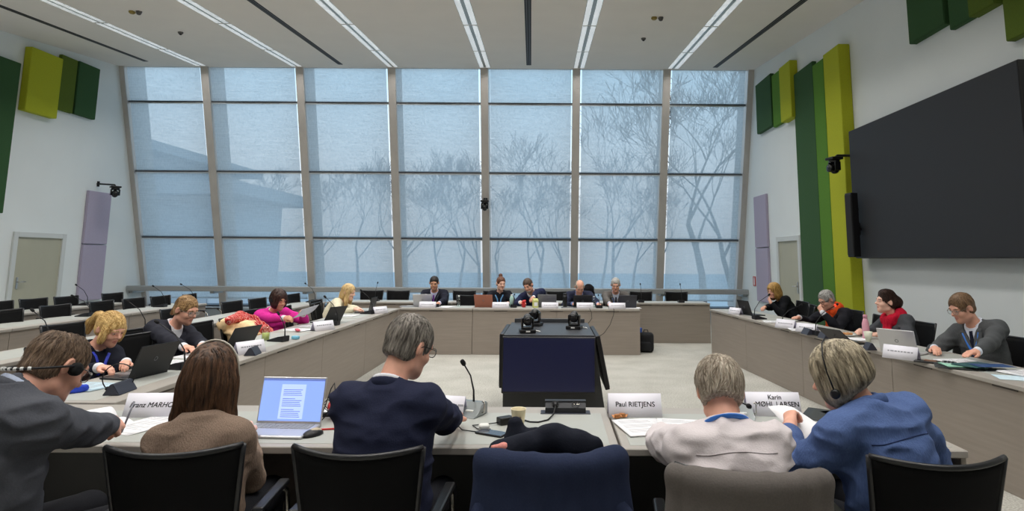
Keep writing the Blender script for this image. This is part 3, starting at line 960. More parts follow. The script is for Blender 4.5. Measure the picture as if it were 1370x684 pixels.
mic('black gooseneck microphone with a blue cap beside it, before the yellow jar', -2.70, 6.26, 75, lean=.08, h=.22)
mic('black gooseneck microphone between the women in pink and in cream', -2.70, 7.75, 85, lean=.16)
mic('black microphone beside the laptop of the woman in cream', -2.72, 9.3, 85)
mic('black microphone on the second row seen between ponytail woman and dark suited woman', -4.52, 6.9, 92, lean=.2)
mic('black microphone on the second row at the left frame edge', -4.56, 5.66, 92)
mic('black microphone on the back row corner right of the woman in pink', -4.45, 11.6, 80, lean=.2)
mic('black microphone on the third row left above the ponytail', -6.44, 8.65, 92, lean=.24, h=.24)
mic('black microphone on the third row above the dark suited woman', -6.44, 10.31, 92, lean=.2)
mic('black microphone on the third row end nearest the window', -6.38, 11.05, 92, lean=.24)
mic('black microphone on the fourth row under the lilac boards', -7.9, 10.55, 92, lean=.2)
mic('black microphone on the back row behind the woman in cream', -3.4, 12.0, 0, lean=.12)
mic('black microphone on the back row behind the grey haired man', 1.72, 12.1, 0, lean=.1)
mic('black microphone on the back row at its right end', 2.5, 12.1, 0, lean=.1)
for x, l in [(-1.98, 'black microphone before the man with the purple tie'), (-.66, 'black microphone right of the green bottle on the far desk'), (.80, 'black microphone right of the bald man')]:
    mic(l, x, 10.66, 0, lean=.2, h=.16)
mic('black gooseneck microphone before the blonde woman in black at the right', 2.90, 8.85, -80, lean=.22)
mic('microphone with a red lit ring before the orange scarf man', 2.98, 7.0, -88, red=True, lean=.24)
mic('black microphone under the pink lit tip by the blonde woman\'s sleeve', 2.98, 8.0, -86, lean=.24, h=.22)

def unit(label, x, y, rz, w=.17):
    r = thing('desk_unit', label, 'delegate unit', (x, y, TZ + .001), R(rz), 'tent shaped dark desk units')
    bm = new_bm(); prism(bm, [(-w / 2, -.05, 0), (-w / 2, .05, 0), (-w / 2, .008, .066), (-w / 2, -.008, .066)], (w, 0, 0))
    bmesh.ops.bevel(bm, geom=bm.edges[:], offset=.004, segments=2, affect='EDGES')
    obj('body', bm, M_unit2, r, smooth=False)
    bm = new_bm(); box(bm, -w / 2 + .015, w / 2 - .015, -.035, .035, -.001, .004); obj('foot', bm, M_blk, r)
    return r
unit('dark tent shaped unit with a headset loop over it, left of the lettered card', -2.66, 3.92, 96, .2)
unit('dark tent shaped unit standing against the front of a white card by the coat', -2.57, 5.42, 96, .16)
unit('dark tent shaped unit on the right desk before the orange scarf man', 2.90, 7.12, -88, .17)
unit('dark tent shaped unit next to a white cup, before the orange scarf man', 2.94, 6.78, -80, .13)
unit('dark square unit beside the card on the right desk near the silver laptop', 2.99, 5.93, -88, .1)

# ---- name cards
def text_bm(txt, size, shear=0.):
    cu = bpy.data.curves.new('t', 'FONT')
    cu.body = txt; cu.size = size; cu.shear = shear; cu.align_x = 'CENTER'; cu.align_y = 'CENTER'
    cu.offset = 0
    to = bpy.data.objects.new('t', cu)
    COL.objects.link(to)
    dg = bpy.context.evaluated_depsgraph_get()
    me = bpy.data.meshes.new_from_object(to.evaluated_get(dg))
    bm = new_bm(); bm.from_mesh(me)
    bpy.data.objects.remove(to); bpy.data.curves.remove(cu); bpy.data.meshes.remove(me)
    return bm
def card(label, x, y, rz, w=.285, h=.105, lines=(), shear=0., marks=True, group='white folded name cards'):
    """Folded card standing on the desk; its printed face looks along local -Y."""
    r = thing('name_card', label, 'name card', (x, y, TZ + .001), R(rz), group)
    d = .045
    bm = new_bm()
    sheet(bm, lambda u, v: (-w / 2 + w * u, -d * (1 - v), h * v), 2, 2, .0012)
    obj('front_leaf', bm, M_card, r)
    bm = new_bm()
    sheet(bm, lambda u, v: (-w / 2 + w * u, d * (1 - v) + .001, h * v), 2, 2, .0012)
    obj('back_leaf', bm, M_cardback, r)
    tilt = math.atan2(d, h)
    Mt = Matrix.Translation((0, -d, 0)) @ Matrix.Rotation(R(90) - tilt, 4, 'X')
    if lines:
        bm = new_bm()
        for (txt, size, xo, yo) in lines:
            b2 = text_bm(txt, size, shear)
            me = bpy.data.meshes.new('tmp'); 
            for v in b2.verts: v.co = Mt @ Vector((v.co.x + xo, v.co.y + yo, .0018))
            b2.to_mesh(me); b2.free()
            for dx, dz in ((0, 0), (.0011, 0), (.0005, .0008)):             # a bolder stroke
                n0 = len(bm.verts); bm.from_mesh(me); bm.verts.ensure_lookup_table()
                for v in bm.verts[n0:]: v.co += Vector((dx, 0, dz))
            bpy.data.meshes.remove(me)
        obj('lettering', bm, M_ink, r)
    elif marks:
        bm = new_bm()
        rnd = random.Random(int(x * 1000 + y * 77))
        px = -w * .36
        while px < w * .34:
            q = rnd.uniform(.012, .03)
            box(bm, px, px + q, h * .56, h * .56 + .011, .0008, .0015, M=Mt)
            px += q + .006
        obj('faint_print', bm, M_print, r)
    return r
card('name card in slanted lettering on the near desk behind the writing hand', -2.08, 3.37, 4, .31, .115, [('Franz MARHOLD', .036, 0, .062)], .25)
card('name card with one line of upright lettering, right of the power box', .445, 3.43, 1, .285, .115, [('Paul RIETJENS', .036, 0, .066)])
card('name card with two lines of lettering, between white shirt and denim jacket', 1.20, 3.47, -1, .29, .118, [('Karin', .034, .01, .098), ('MØHL LARSEN', .036, .02, .062)])
card('pale lilac card half hidden at the navy suit\'s elbow', -.56, 3.42, -10, .2, .1)
card('name card on the left desk with the dark unit against it', -2.64, 5.50, 62, .27, .105)
card('name card on the left desk before the woman in pink', -2.64, 7.22, 58, .27, .105)
card('small name card on the left desk before the woman in cream', -2.60, 9.42, 55, .25, .1)
for x, l in [(-2.10, 'name card before the grey laptop of the purple tie man'), (-.87, 'name card before the woman with the bun'), (-.04, 'name card before the grey laptop of the man reaching out'), (.55, 'name card before the bald man at the far desk'), (1.09, 'name card before the man with grey jacket and blue lanyard')]:
    card(l, x, 10.52, 0, .28, .1)
card('small name card at the far end of the right desk', 2.82, 9.62, -62, .24, .1)
card('name card with dark side before the blonde woman in black', 2.88, 7.72, -58, .27, .105)
card('name card behind the dark unit of the orange scarf man', 2.97, 7.3, -58, .27, .1)
card('name card on the right desk before the silver laptop', 2.99, 5.40, -52, .28, .11)

# ---- laptops
M_lapk = mat('laptop_black', (26, 27, 30), .4, .2, spec=.5)
M_laps = mat('laptop_silver', (204, 204, 206), .35, .6)
M_lapg = mat('laptop_grey', (118, 119, 122), .4, .5)
M_lapr = mat('laptop_copper', (172, 112, 92), .4, .4)
M_keys = mat('laptop_keys', (40, 40, 44), .6)
M_keysl = mat('laptop_keys_light', (150, 152, 156), .6)
M_off = mat('laptop_screen_off', (10, 11, 14), .15)
M_lit = mat('laptop_screen_lit', (120, 150, 220), .3, emit=(142, 170, 236), es=.85)
M_doc = mat('document_on_screen', (170, 190, 240), .4, emit=(176, 198, 250), es=.85)
M_doct = mat('document_text_on_screen', (90, 105, 160), .4, emit=(112, 134, 205), es=.7)
M_logo = mat('laptop_logo', (120, 122, 126), .3, .6)
def laptop(label, x, y, rz, lid, ang=105, w=.32, d=.22, lit=False, logo=True, z=TZ + .002):
    """Laptop whose user sits at local -Y."""
    r = thing('laptop', label, 'laptop', (x, y, z), R(rz), 'laptops on the desks')
    bm = new_bm(); box(bm, -w / 2, w / 2, -d / 2, d / 2, 0, .014, .004); obj('base', bm, lid, r)
    bm = new_bm()
    for j in range(5):
        for i in range(12):
            xx = -w / 2 + .022 + i * (w - .044) / 12; yy = .012 + j * .017
            box(bm, xx, xx + (w - .044) / 12 - .003, yy, yy + .014, .014, .0158)
    obj('keyboard', bm, M_keysl if lit else M_keys, r)
    bm = new_bm(); box(bm, -.05, .05, -d / 2 + .012, -.008, .0138, .0146); obj('touchpad', bm, M_lapg if not lit else M_laps, r)
    Ml = Matrix.Translation((0, d / 2 - .004, .014)) @ Matrix.Rotation(R(180 - ang), 4, 'X') @ Matrix.Rotation(PI, 4, 'Z')
    # lid in its own plane: x across, y up the lid; its inner face looks at the user
    Ml = Matrix.Translation((0, d / 2 - .004, .012)) @ Matrix.Rotation(R(ang), 4, 'X') @ Matrix.Rotation(PI, 4, 'X')
    Ml = Matrix.Translation((0, d / 2 - .004, .012)) @ Matrix.Rotation(R(180 - ang), 4, 'X')
    bm = new_bm(); box(bm, -w / 2, w / 2, .0, d, -.004, .004, .003, M=Ml); o = obj('lid', bm, lid, r)
    bm = new_bm(); box(bm, -w / 2 + .007, w / 2 - .007, .012, d - .008, .0038, .0048, M=Ml); obj('screen', bm, M_lit if lit else M_off, o)
    if lit:
        bm = new_bm(); box(bm, -.06, .065, .022, d - .035, .0047, .0053, M=Ml); obj('document_page', bm, M_doc, o)
        bm = new_bm()
        for k in range(16):
            yy = .03 + k * .0085
            if k in (5, 11): continue
            box(bm, -.048, .05 - (.03 if k in (4, 10) else 0) - .004 * (k % 3), yy, yy + .003, .0052, .0057, M=Ml)
        box(bm, -w / 2 + .007, w / 2 - .007, d - .018, d - .008, .0047, .0053, M=Ml)
        obj('page_lines', bm, M_doct, o)
    if logo:
        bm = new_bm(); lathe(bm, [(.016, 0), (.016, .0008), (.011, .0008), (.011, 0)], n=20, M=Ml @ Matrix.Translation((0, d * .52, -.0052)), cap=False); obj('lid_emblem', bm, M_logo, o)
    return r
laptop('silver laptop with a lit document screen on the near desk', -1.31, 3.07, -3, M_laps, 102, .33, .22, lit=True, logo=False)
laptop('black laptop turned away, before the blonde ponytail woman', -2.93, 4.45, -100, M_lapk, 112, .34, .23)
laptop('black laptop before the dark suited woman, hiding part of the tan coat', -2.92, 5.66, -104, M_lapk, 118, .34, .23, logo=False)
laptop('black laptop without user between the women in pink and in cream', -2.93, 8.1, -112, M_lapk, 118)
laptop('dark laptop the woman in cream types on', -2.86, 9.52, -90, M_lapk, 100)
laptop('grey laptop before the man with the purple tie', -2.22, 10.8, 180, M_laps, 112)
laptop('copper coloured laptop on the far desk', -1.15, 10.75, 172, M_lapr, 112)
laptop('grey laptop before the man reaching out', -.09, 10.82, 180, M_lapg, 108)
laptop('black laptop before the bald man', .52, 10.8, 180, M_lapk, 112)
laptop('dark grey laptop at the right end of the far desk', 1.27, 10.8, 186, mat('laptop_dark', (62, 63, 70), .4, .4), 110)
laptop('black laptop seen edge on before the blonde woman in black', 3.05, 9.5, 104, M_lapk, 108)
laptop('black laptop with its lid tipped far back, left of the pink bottle', 3.05, 6.42, 108, M_lapk, 142)
laptop('silver laptop before the man in the grey suit', 3.20, 5.72, 128, M_laps, 108)

# ---- papers
def sheets(label, x, y, rz, n=4, w=.21, h=.297, curl=.0, lines=True, group='loose papers on the desks', m=None, name='document', cat='paper', z=TZ + .002):
    r = thing(name, label, cat, (x, y, z), R(rz), group)
    rnd = random.Random(int(abs(x * 991 + y * 37)))
    bm = new_bm()
    for k in range(max(1, min(n, 3))):
        t = .0006 * n
        a = rnd.uniform(-.12, .12) if k else 0; ox, oy = (rnd.uniform(-.02, .02), rnd.uniform(-.02, .02)) if k else (0, 0)
        z0 = .0005 + k * (t + .0008)
        def f(u, v, a=a, ox=ox, oy=oy, z0=z0):
            X, Y = (u - .5) * w, (v - .5) * h
            return (X * math.cos(a) - Y * math.sin(a) + ox, X * math.sin(a) + Y * math.cos(a) + oy, z0 + t / 2 + curl * max(0, v - .5) ** 2 * 4)
        sheet(bm, f, 4, 8, t)
    obj('sheets', bm, m or M_paper, r)
    if lines:
        bm = new_bm()
        zt = z0 + t + .0006
        for i in range(14):
            yy = h * .40 - i * h * .055
            if i in (4, 9): continue
            L = w * (.76 if i % 4 else .55)
            c, s = math.cos(a), math.sin(a)
            zz = zt + curl * max(0, yy / h) ** 2 * 4
            q = [(-w * .38, yy), (-w * .38 + L, yy), (-w * .38 + L, yy + .004), (-w * .38, yy + .004)]
            bm.faces.new([bm.verts.new((px * c - py * s + ox, px * s + py * c + oy, zz)) for px, py in q])
        obj('printed_lines', bm, M_print, r)
    return r
sheets('printed paper on the near desk under the name card at the middle seam', .46, 3.18, 6, 3)
sheets('second printed paper overlapping it, by the white sleeve', .63, 3.16, -14, 4)
sheets('blank paper behind the red headphones', -1.14, 3.44, 60, 1, lines=False)
sheets('paper under the right hand of the denim jacket woman', 1.62, 3.42, 8, 2, lines=False)
sheets('paper at the writing hand of the balding man', -2.02, 3.17, -22, 2)
sheets('papers beside the laptop of the dark suited woman', -2.95, 4.95, 70, 3)
sheets('papers in front of the dark suited woman\'s hand', -3.0, 5.3, 84, 2)
sheets('papers strewn on the left desk before the woman in pink', -2.92, 7.2, 70, 3)
sheets('papers on the left desk beside the black laptop without user', -2.9, 7.62, 100, 2)
sheets('papers on the desk before the woman in cream', -2.96, 8.95, 80, 3)
sheets('blue tinted papers on the left desk by the ponytail woman\'s sleeve', -2.98, 4.06, 75, 3, m=mat('paper_blue', (190, 212, 222), .8))
sheets('papers on the right desk before the orange scarf man', 3.0, 7.5, 80, 4)
sheets('papers on the right desk before the blonde woman in black', 3.02, 8.45, 80, 3)
sheets('papers on the right desk under the white cup', 3.18, 6.65, 84, 3, lines=False)
sheets('papers under the left hand of the man in the grey suit', 3.38, 5.25, 95, 5)
sheets('long papers at the right frame edge of the right desk', 3.55, 4.72, 100, 6)
sheets('light blue sheet at the right frame edge', 3.36, 4.55, 70, 1, lines=False, m=mat('paper_pale_blue', (205, 226, 236), .8))
sheets('paper before the purple tie man on the far desk', -1.83, 10.68, 160, 2, lines=False)
sheets('paper at the right corner of the far desk', 1.36, 10.68, 100, 2, lines=False)
sheets('flat grey folder at the left end of the far desk', -2.46, 10.72, 95, 3, lines=False, m=mat('folder_grey', (150, 152, 156), .6), name='folder', cat='folder')
M_mint = mat('folder_mint', (150, 200, 176), .6); M_teal = mat('folder_teal', (34, 82, 84), .6); M_dk = mat('folder_black', (40, 44, 44), .6); M_nv = mat('brochure_blue', (36, 70, 120), .5)
sheets('black folder at the front edge of the right desk', 3.21, 4.98, 62, 3, .22, .3, lines=False, m=M_dk, name='folder', cat='folder', group='folders before the grey suit man')
sheets('mint green folder on the black one', 3.25, 5.0, 80, 3, .2, .28, lines=False, m=M_mint, name='folder', cat='folder', group='folders before the grey suit man', z=TZ + .012)
sheets('teal folder lying on the mint one', 3.33, 4.97, 112, 3, .2, .28, lines=False, m=M_teal, name='folder', cat='folder', group='folders before the grey suit man', z=TZ + .022)
sheets('blue brochure on top of the folders', 3.40, 4.9, 88, 2, .15, .25, lines=False, m=M_nv, name='brochure', cat='brochure', z=TZ + .032)
sheets('dark folder with a golden picture on the near desk behind the raised hand', 1.47, 3.44, -36, 2, .2, .28, lines=False, m=M_dk, name='folder', cat='folder')
# open notebook of the balding man: pages bulge to both sides of the spine
r = thing('open_notebook', 'open notebook with curling pages under the balding man\'s writing hand', 'notebook', (-2.30, 3.17, TZ + .002), R(-32))
for s in (-1, 1):
    bm = new_bm()
    sheet(bm, lambda u, v: (s * .19 * u, (v - .5) * .27, .004 + (.055 if s < 0 else .018) * math.sin(PI * min(1, u * 1.02)) ** .8 * (1 - .35 * u)), 12, 4, .006); obj('pages', bm, M_paper, r)
bm = new_bm()
for k in range(7):
    yy = .1 - k * .03
    bm.faces.new([bm.verts.new((px, py, .004 + .055 * math.sin(PI * min(1, u * 1.02)) ** .8 * (1 - .35 * u) + .0042)) for px, py, u in ((-.15, yy, .79), (-.15, yy + .004, .79), (-.13, yy + .004, .68), (-.13, yy, .68))])
obj('handwriting', bm, M_print, r)

# ---- small things on the near desk
M_cup = mat('paper_cup', (226, 214, 180), .6, var=.12, scale=(30, 30, 12))
M_coffee = mat('cup_inside', (238, 230, 205), .6)
r = thing('paper_cup', 'cream paper cup on the near desk', 'cup', (-.165, 3.17, TZ + .002))
bm = new_bm(); lathe(bm, [(.027, 0), (.0365, .088), (.039, .09), (.0385, .093), (.035, .09), (.027, .006)], n=24, cap=False)
lathe(bm, [(.001, .001), (.027, .001)], n=24, cap=False); obj('cup_wall', bm, M_cup, r)
bm = new_bm(); lathe(bm, [(.001, .05), (.0305, .05)], n=24, cap=False); obj('coffee', bm, mat('coffee', (120, 86, 50), .2), r)
bm = new_bm(); box(bm, -.012, .016, -.0365, -.031, .02, .06, .002); obj('printed_motif', bm, mat('cup_motif', (120, 100, 70), .6), r)
r = thing('smartphone', 'black smartphone lying beside the cup', 'phone', (-.285, 3.06, TZ + .002), R(62))
bm = new_bm(); box(bm, -.037, .037, -.075, .075, 0, .009, .004, seg=2); obj('body', bm, M_blk, r)
bm = new_bm(); box(bm, -.034, .034, -.071, .071, .0088, .0094); obj('screen', bm, mat('phone_screen', (60, 66, 78), .08, spec=.8), r)
bm = new_bm(); sphere(bm, (0, 0, 0), (.031, .036, .021), 16)
for v in bm.verts: v.co.z = max(v.co.z, -.008) + .008
tag(obj('puck_mouse', bm, mat('mouse_grey', (92, 94, 98), .35, .3), loc=(-.19, 3.045, TZ + .002)), 'small round grey puck right of the smartphone', 'mouse')
r = thing('earbud_case', 'white earbud case at the top corner of the smartphone', 'case', (-.33, 3.13, TZ + .002), R(10))
bm = new_bm(); box(bm, -.026, .026, -.022, .022, 0, .03, .012, seg=3); obj('case_body', bm, M_whp, r)
bm = new_bm(); box(bm, -.0262, .0262, -.0222, .0222, .019, .0196); obj('lid_seam', bm, M_print, r)
r = thing('power_adapter', 'black adapter brick with a looped wire left of the cup', 'adapter', (-.235, 3.245, TZ + .002), R(35))
bm = new_bm(); box(bm, -.04, .04, -.025, .025, 0, .035, .006, seg=2); obj('brick', bm, M_blk, r)
bm = new_bm(); tube(bm, [(-.04, 0, .012), (-.09, .03, .005), (-.16, .05, .005), (-.17, -.02, .005), (-.12, -.06, .005), (-.18, -.09, .005), (-.24, .0, .005), (-.25, .08, .03)], .0028, 6); obj('wire', bm, M_blk, r)
r = thing('power_box', 'black pop up socket box let into the near desk', 'socket box', (.075, 3.48, TZ + .001), R(0))
bm = new_bm(); box(bm, -.135, .135, -.035, .045, 0, .004, .001); obj('flange', bm, M_unit2, r)
bm = new_bm(); prism(bm, [(-.11, -.02, .003), (-.11, .042, .003), (-.11, .042, .058), (-.11, .012, .058), (-.11, -.02, .03)], (.22, 0, 0)); obj('housing', bm, M_unit, r)
bm = new_bm(); box(bm, -.112, .112, .005, .045, .056, .062, .001); obj('lid', bm, M_unit, r)
Mf = Matrix.Translation((0, -.004, .044)) @ Matrix.Rotation(R(49), 4, 'X')
for x in (-.055, .055):
    bm = new_bm(); lathe(bm, [(.021, 0), (.021, .003), (.016, .003), (.015, -.0)], n=18, M=Matrix.Translation((x, 0, 0)) @ Mf); obj('socket', bm, M_blk, r)
bm = new_bm()
for x in (.045, .06, .07): box(bm, x, x + .006, -.003, .003, .002, .005, M=Mf)
obj('connector_pins', bm, M_chrome, r)
r = thing('power_cable', 'black cable looping from the socket box towards the cup', 'cable', (0, 0, TZ))
bm = new_bm(); tube(bm, [(.02, 3.475, .046), (.02, 3.45, .04), (.01, 3.40, .012), (-.02, 3.31, .006), (-.07, 3.265, .006), (-.11, 3.27, .006), (-.15, 3.31, .006), (-.165, 3.34, .006)], .004, 8); obj('cord', bm, M_blk, r)
bm = new_bm(); tube(bm, [(.02, 3.484, .05), (.02, 3.462, .036)], .013, 10); obj('plug', bm, M_blk, r)
M_gold = mat('candy_foil', (190, 130, 80), .35, .4, var=.3, scale=(80, 80, 80))
for x, y, a, l in [(.345, 3.365, 20, 'golden wrapped sweet at the foot of the name card, front one'), (.375, 3.385, -30, 'golden wrapped sweet at the foot of the name card, right one'), (.36, 3.41, 60, 'golden wrapped sweet leaning on the name card')]:
    bm = new_bm(); box(bm, -.017, .017, -.01, .01, 0, .022, .006, seg=2)
    for s in (-1, 1): prism(bm, [(s * .016, -.003, .008), (s * .027, -.011, .004), (s * .027, .011, .016), (s * .016, .003, .013)], (0, 0, .003))
    tag(obj('sweet', bm, M_gold, loc=(x, y, TZ + .002), rot=(0, 0, R(a))), l, 'sweet', 'sweets by the name card')
r = thing('computer_mouse', 'beige and black mouse right of the lit laptop', 'mouse', (-1.125, 3.02, TZ + .002), R(-28))
bm = new_bm(); sphere(bm, (0, 0, 0), (.033, .058, .03), 18)
for v in bm.verts: v.co.z = max(v.co.z, 0)
obj('shell', bm, M_blk, r)
bm = new_bm(); sphere(bm, (0, .008, .004), (.026, .046, .029), 16)
for v in bm.verts: v.co.z = max(v.co.z, .006)
obj('top_cover', bm, mat('mouse_beige', (184, 170, 146), .4), r)
M_redg = mat('red_gloss', (190, 28, 30), .3, spec=.5)
r = thing('pen', 'red pen lying behind the beige mouse', 'pen', (-1.10, 3.11, TZ + .006), R(12))
bm = new_bm(); tube(bm, [(-.055, 0, 0), (.05, 0, 0)], .0048, 8); obj('barrel', bm, M_redg, r)
bm = new_bm(); tube(bm, [(.05, 0, 0), (.066, 0, 0), (.076, 0, 0)], [.0048, .004, .001], 8); obj('tip', bm, M_whp, r)
r = thing('red_headphones', 'folded red headphones on the near desk beside the lit laptop', 'headphones', (-1.10, 3.31, TZ + .003), R(20))
for s in (-1, 1):
    bm = new_bm(); lathe(bm, [(.012, -.018), (.036, -.014), (.042, 0), (.036, .014), (.02, .017)], n=18, M=Matrix.Translation((s * .033, 0, .045)) @ Matrix.Rotation(R(90 + s * 22), 4, 'Y')); cup = obj('ear_cup', bm, M_redg, r)
    bm = new_bm(); lathe(bm, [(.018, .015), (.032, .02), (.03, .028), (.016, .026)], n=18, M=Matrix.Translation((s * .033, 0, .045)) @ Matrix.Rotation(R(90 + s * 22 + (180 if s > 0 else 0)), 4, 'Y')); obj('ear_pad', bm, M_foam, cup)
bm = new_bm(); tube(bm, [(.055 * math.cos(t), .01, .055 + .055 * math.sin(t)) for t in [PI * k / 10 for k in range(11)]], .007, 8); obj('headband', bm, M_redg, r)
r = thing('headset_cable', 'tangle of black headset wire beside the red headphones', 'cable', (-1.2, 3.36, TZ + .004))
bm = new_bm()
tube(bm, [(-.02, .03, .0), (.0, .02, .05), (.03, .01, .14), (.05, -.0, .17), (.06, -.01, .12), (.05, -.02, .04), (.02, -.03, .02), (.06, .01, .06), (.13, .03, .09), (.2, .03, .06), (.24, .02, .0)], .003, 6)
tube(bm, [(-.03, 0, .0), (-.02, -.02, .04), (.02, -.01, .09), (.05, .02, .05), (.01, .03, .02), (-.03, .02, .06), (-.01, -.03, .10), (.04, -.03, .03), (.02, -.08, .0)], .003, 6)
obj('wire', bm, M_blk, r)
bm = new_bm(); box(bm, -.03, .03, -.015, .015, 0, .02, .004, M=Matrix.Translation((.02, -.0, 0))); obj('plug_box', bm, M_blk, r)

# ---- small things on the other desks
M_water = glass_mat('clear_plastic', (.86, .93, .92), .12)
def bottle(label, x, y, prof, m, cap_m, z=TZ + .001, cap_prof=None, name='bottle'):
    r = thing(name, label, 'bottle', (x, y, z))
    bm = new_bm(); lathe(bm, prof, n=18); obj('body', bm, m, r)
    if cap_prof:
        bm = new_bm(); lathe(bm, cap_prof, n=16); obj('cap', bm, cap_m, r)
    return r
bottle('pale pink flask on the right desk by the red scarf woman', 3.36, 6.72, [(.034, 0), (.036, .01), (.036, .16), (.024, .205), (.020, .215)], mat('flask_pink', (222, 160, 176), .45), mat('flask_cap', (214, 150, 168), .45), cap_prof=[(.021, .216), (.022, .25), (.016, .256)])
bottle('pale green bottle before the woman with the bun', -.70, 10.72, [(.034, 0), (.035, .15), (.02, .19)], mat('bottle_mint', (176, 208, 198), .3), M_whp, cap_prof=[(.017, .19), (.018, .215)])
bottle('clear water bottle right of the bald man\'s laptop', .72, 10.8, [(.03, 0), (.032, .12), (.014, .17)], M_water, M_whp, cap_prof=[(.014, .171), (.014, .19)])
bottle('small clear bottle with white cap beside the empty far chair', -1.62, 10.8, [(.028, 0), (.03, .12), (.014, .165)], M_water, M_whp, cap_prof=[(.016, .166), (.016, .19)])
bottle('black thermos left of the bald man', .22, 10.85, [(.036, 0), (.038, .17), (.03, .2)], M_blk, M_unit, cap_prof=[(.031, .2), (.03, .235)])
r = thing('glass_jar', 'glass jar with yellow drink before the tan coat', 'jar', (-2.88, 6.32, TZ + .001))
bm = new_bm(); lathe(bm, [(.036, 0), (.04, .01), (.04, .10), (.034, .12), (.034, .135)], n=18); obj('glass', bm, M_water, r)
bm = new_bm(); lathe(bm, [(.033, .006), (.035, .075)], n=18); obj('drink', bm, mat('drink_yellow', (214, 214, 120), .3), r)
bottle('dark drinking glass left of the yellow jar', -2.98, 6.2, [(.034, 0), (.038, .11)], glass_mat('smoked_glass', (.45, .5, .5), .15), M_blk, name='drinking_glass')
bm = new_bm(); box(bm, -.028, .028, -.035, .035, 0, .035, .012, seg=2); tag(obj('tissue_pack', bm, mat('pack_blue', (120, 186, 212), .6), loc=(-2.62, 6.42, TZ + .001), rot=(0, 0, R(70))), 'light blue tissue pack beside the microphone before the jar', 'tissue pack')
bm = new_bm(); box(bm, -.02, .02, -.07, .07, 0, .02, .008, seg=2); tag(obj('pencil_case', bm, mat('case_pink', (220, 90, 110), .6), loc=(-2.86, 7.05, TZ + .012), rot=(0, 0, R(30))), 'small red and pink case on the papers of the woman in pink', 'case')
r = thing('cup', 'cream cup with a handle on the right desk by the pink flask', 'cup', (3.26, 6.48, TZ + .006))
bm = new_bm(); lathe(bm, [(.022, 0), (.024, .012), (.03, .03), (.044, .10), (.041, .10), (.026, .03)], n=20, cap=False); lathe(bm, [(.001, .012), (.03, .02)], n=20, cap=False); obj('bowl', bm, mat('cup_cream', (226, 226, 206), .35), r)
bm = new_bm(); tube(bm, [(.0, .040, .085), (.0, .068, .08), (.0, .07, .05), (.0, .033, .035)], .006, 8); obj('handle', bm, _mats['cup_cream'], r)
r = thing('snack_plate', 'small white plate of biscuits left of the pink flask', 'plate', (3.28, 6.98, TZ + .004))
bm = new_bm(); lathe(bm, [(.05, 0), (.085, .012), (.083, .015), (.05, .004)], n=22); obj('dish', bm, M_whp, r)
for i, (a, b) in enumerate([(-.03, .01), (.02, .03), (.03, -.02), (-.01, -.03)]):
    bm = new_bm(); sphere(bm, (a, b, .02), (.024, .02, .014), 10); tag(obj('biscuit', bm, mat('biscuit', (196, 142, 88), .8, var=.2, scale=(60, 60, 60)), loc=(3.28, 6.98, TZ + .006)), ['biscuit at the window side of the small plate', 'biscuit at the back of the small plate', 'biscuit at the camera side of the small plate', 'biscuit at the front of the small plate'][i], 'biscuit', 'biscuits on the plate')
r = thing('calculator', 'black calculator pouch beside the silver laptop', 'calculator', (3.10, 5.22, TZ + .002), R(52))
bm = new_bm(); box(bm, -.05, .05, -.09, .09, 0, .014, .004); obj('body', bm, M_blk, r)
bm = new_bm(); box(bm, -.03, .045, -.07, .02, .014, .0175, .002); obj('keypad', bm, mat('calc_brown', (120, 84, 60), .5), r)
r = thing('spectacle_case', 'grey desk device with small keys before the grey suit man\'s papers', 'device', (3.22, 5.12, TZ + .002), R(55))
bm = new_bm(); box(bm, -.06, .06, -.05, .05, 0, .02, .004); obj('body', bm, M_lapg, r)
bm = new_bm()
for i in range(4):
    for j in range(3): box(bm, -.05 + i * .025, -.032 + i * .025, -.035 + j * .026, -.018 + j * .026, .02, .023)
obj('keys', bm, M_unit, r)
# far desk
M_tul = mat('tulip_red', (200, 40, 44), .5)
r = thing('flower_pot', 'small red pot before the man reaching out', 'pot', (-.49, 10.7, TZ + .001))
bm = new_bm(); lathe(bm, [(.03, 0), (.04, .06), (.042, .066), (.036, .06)], n=16); obj('pot', bm, M_tul, r)
bm = new_bm(); sphere(bm, (0, 0, .09), (.034, .03, .035), 10); sphere(bm, (.02, .01, .11), (.02, .02, .02), 8); obj('blooms', bm, M_tul, r)
r = thing('juice_carton', 'yellow green carton under the hand of the man reaching out', 'carton', (-.29, 10.68, TZ + .001), R(15))
bm = new_bm(); box(bm, -.045, .045, -.04, .04, 0, .12, .004); prism(bm, [(-.045, -.04, .12), (-.045, .04, .12), (-.045, 0, .155)], (.09, 0, 0)); obj('body', bm, mat('carton_lime', (206, 208, 128), .6, var=.15, scale=(20, 20, 20)), r)
bm = new_bm(); box(bm, -.03, .03, -.042, -.04, .03, .09); obj('printed_label', bm, M_paper, r)
bm = new_bm(); lathe(bm, [(.03, 0), (.036, .07), (.033, .07), (.027, .004)], n=16); tag(obj('mug', bm, M_coffee, loc=(.40, 10.72, TZ + .001)), 'cream mug left of the bald man\'s laptop', 'mug')
r = thing('keyboard', 'grey keyboard on the far desk behind the console cameras', 'keyboard', (.28, 10.66, TZ + .001), R(2))
bm = new_bm(); box(bm, -.13, .13, -.05, .05, 0, .012, .003); obj('body', bm, M_lapg, r)
bm = new_bm()
for i in range(11):
    for j in range(4): box(bm, -.12 + i * .022, -.103 + i * .022, -.04 + j * .021, -.024 + j * .021, .012, .015)
obj('keys', bm, M_logo, r)
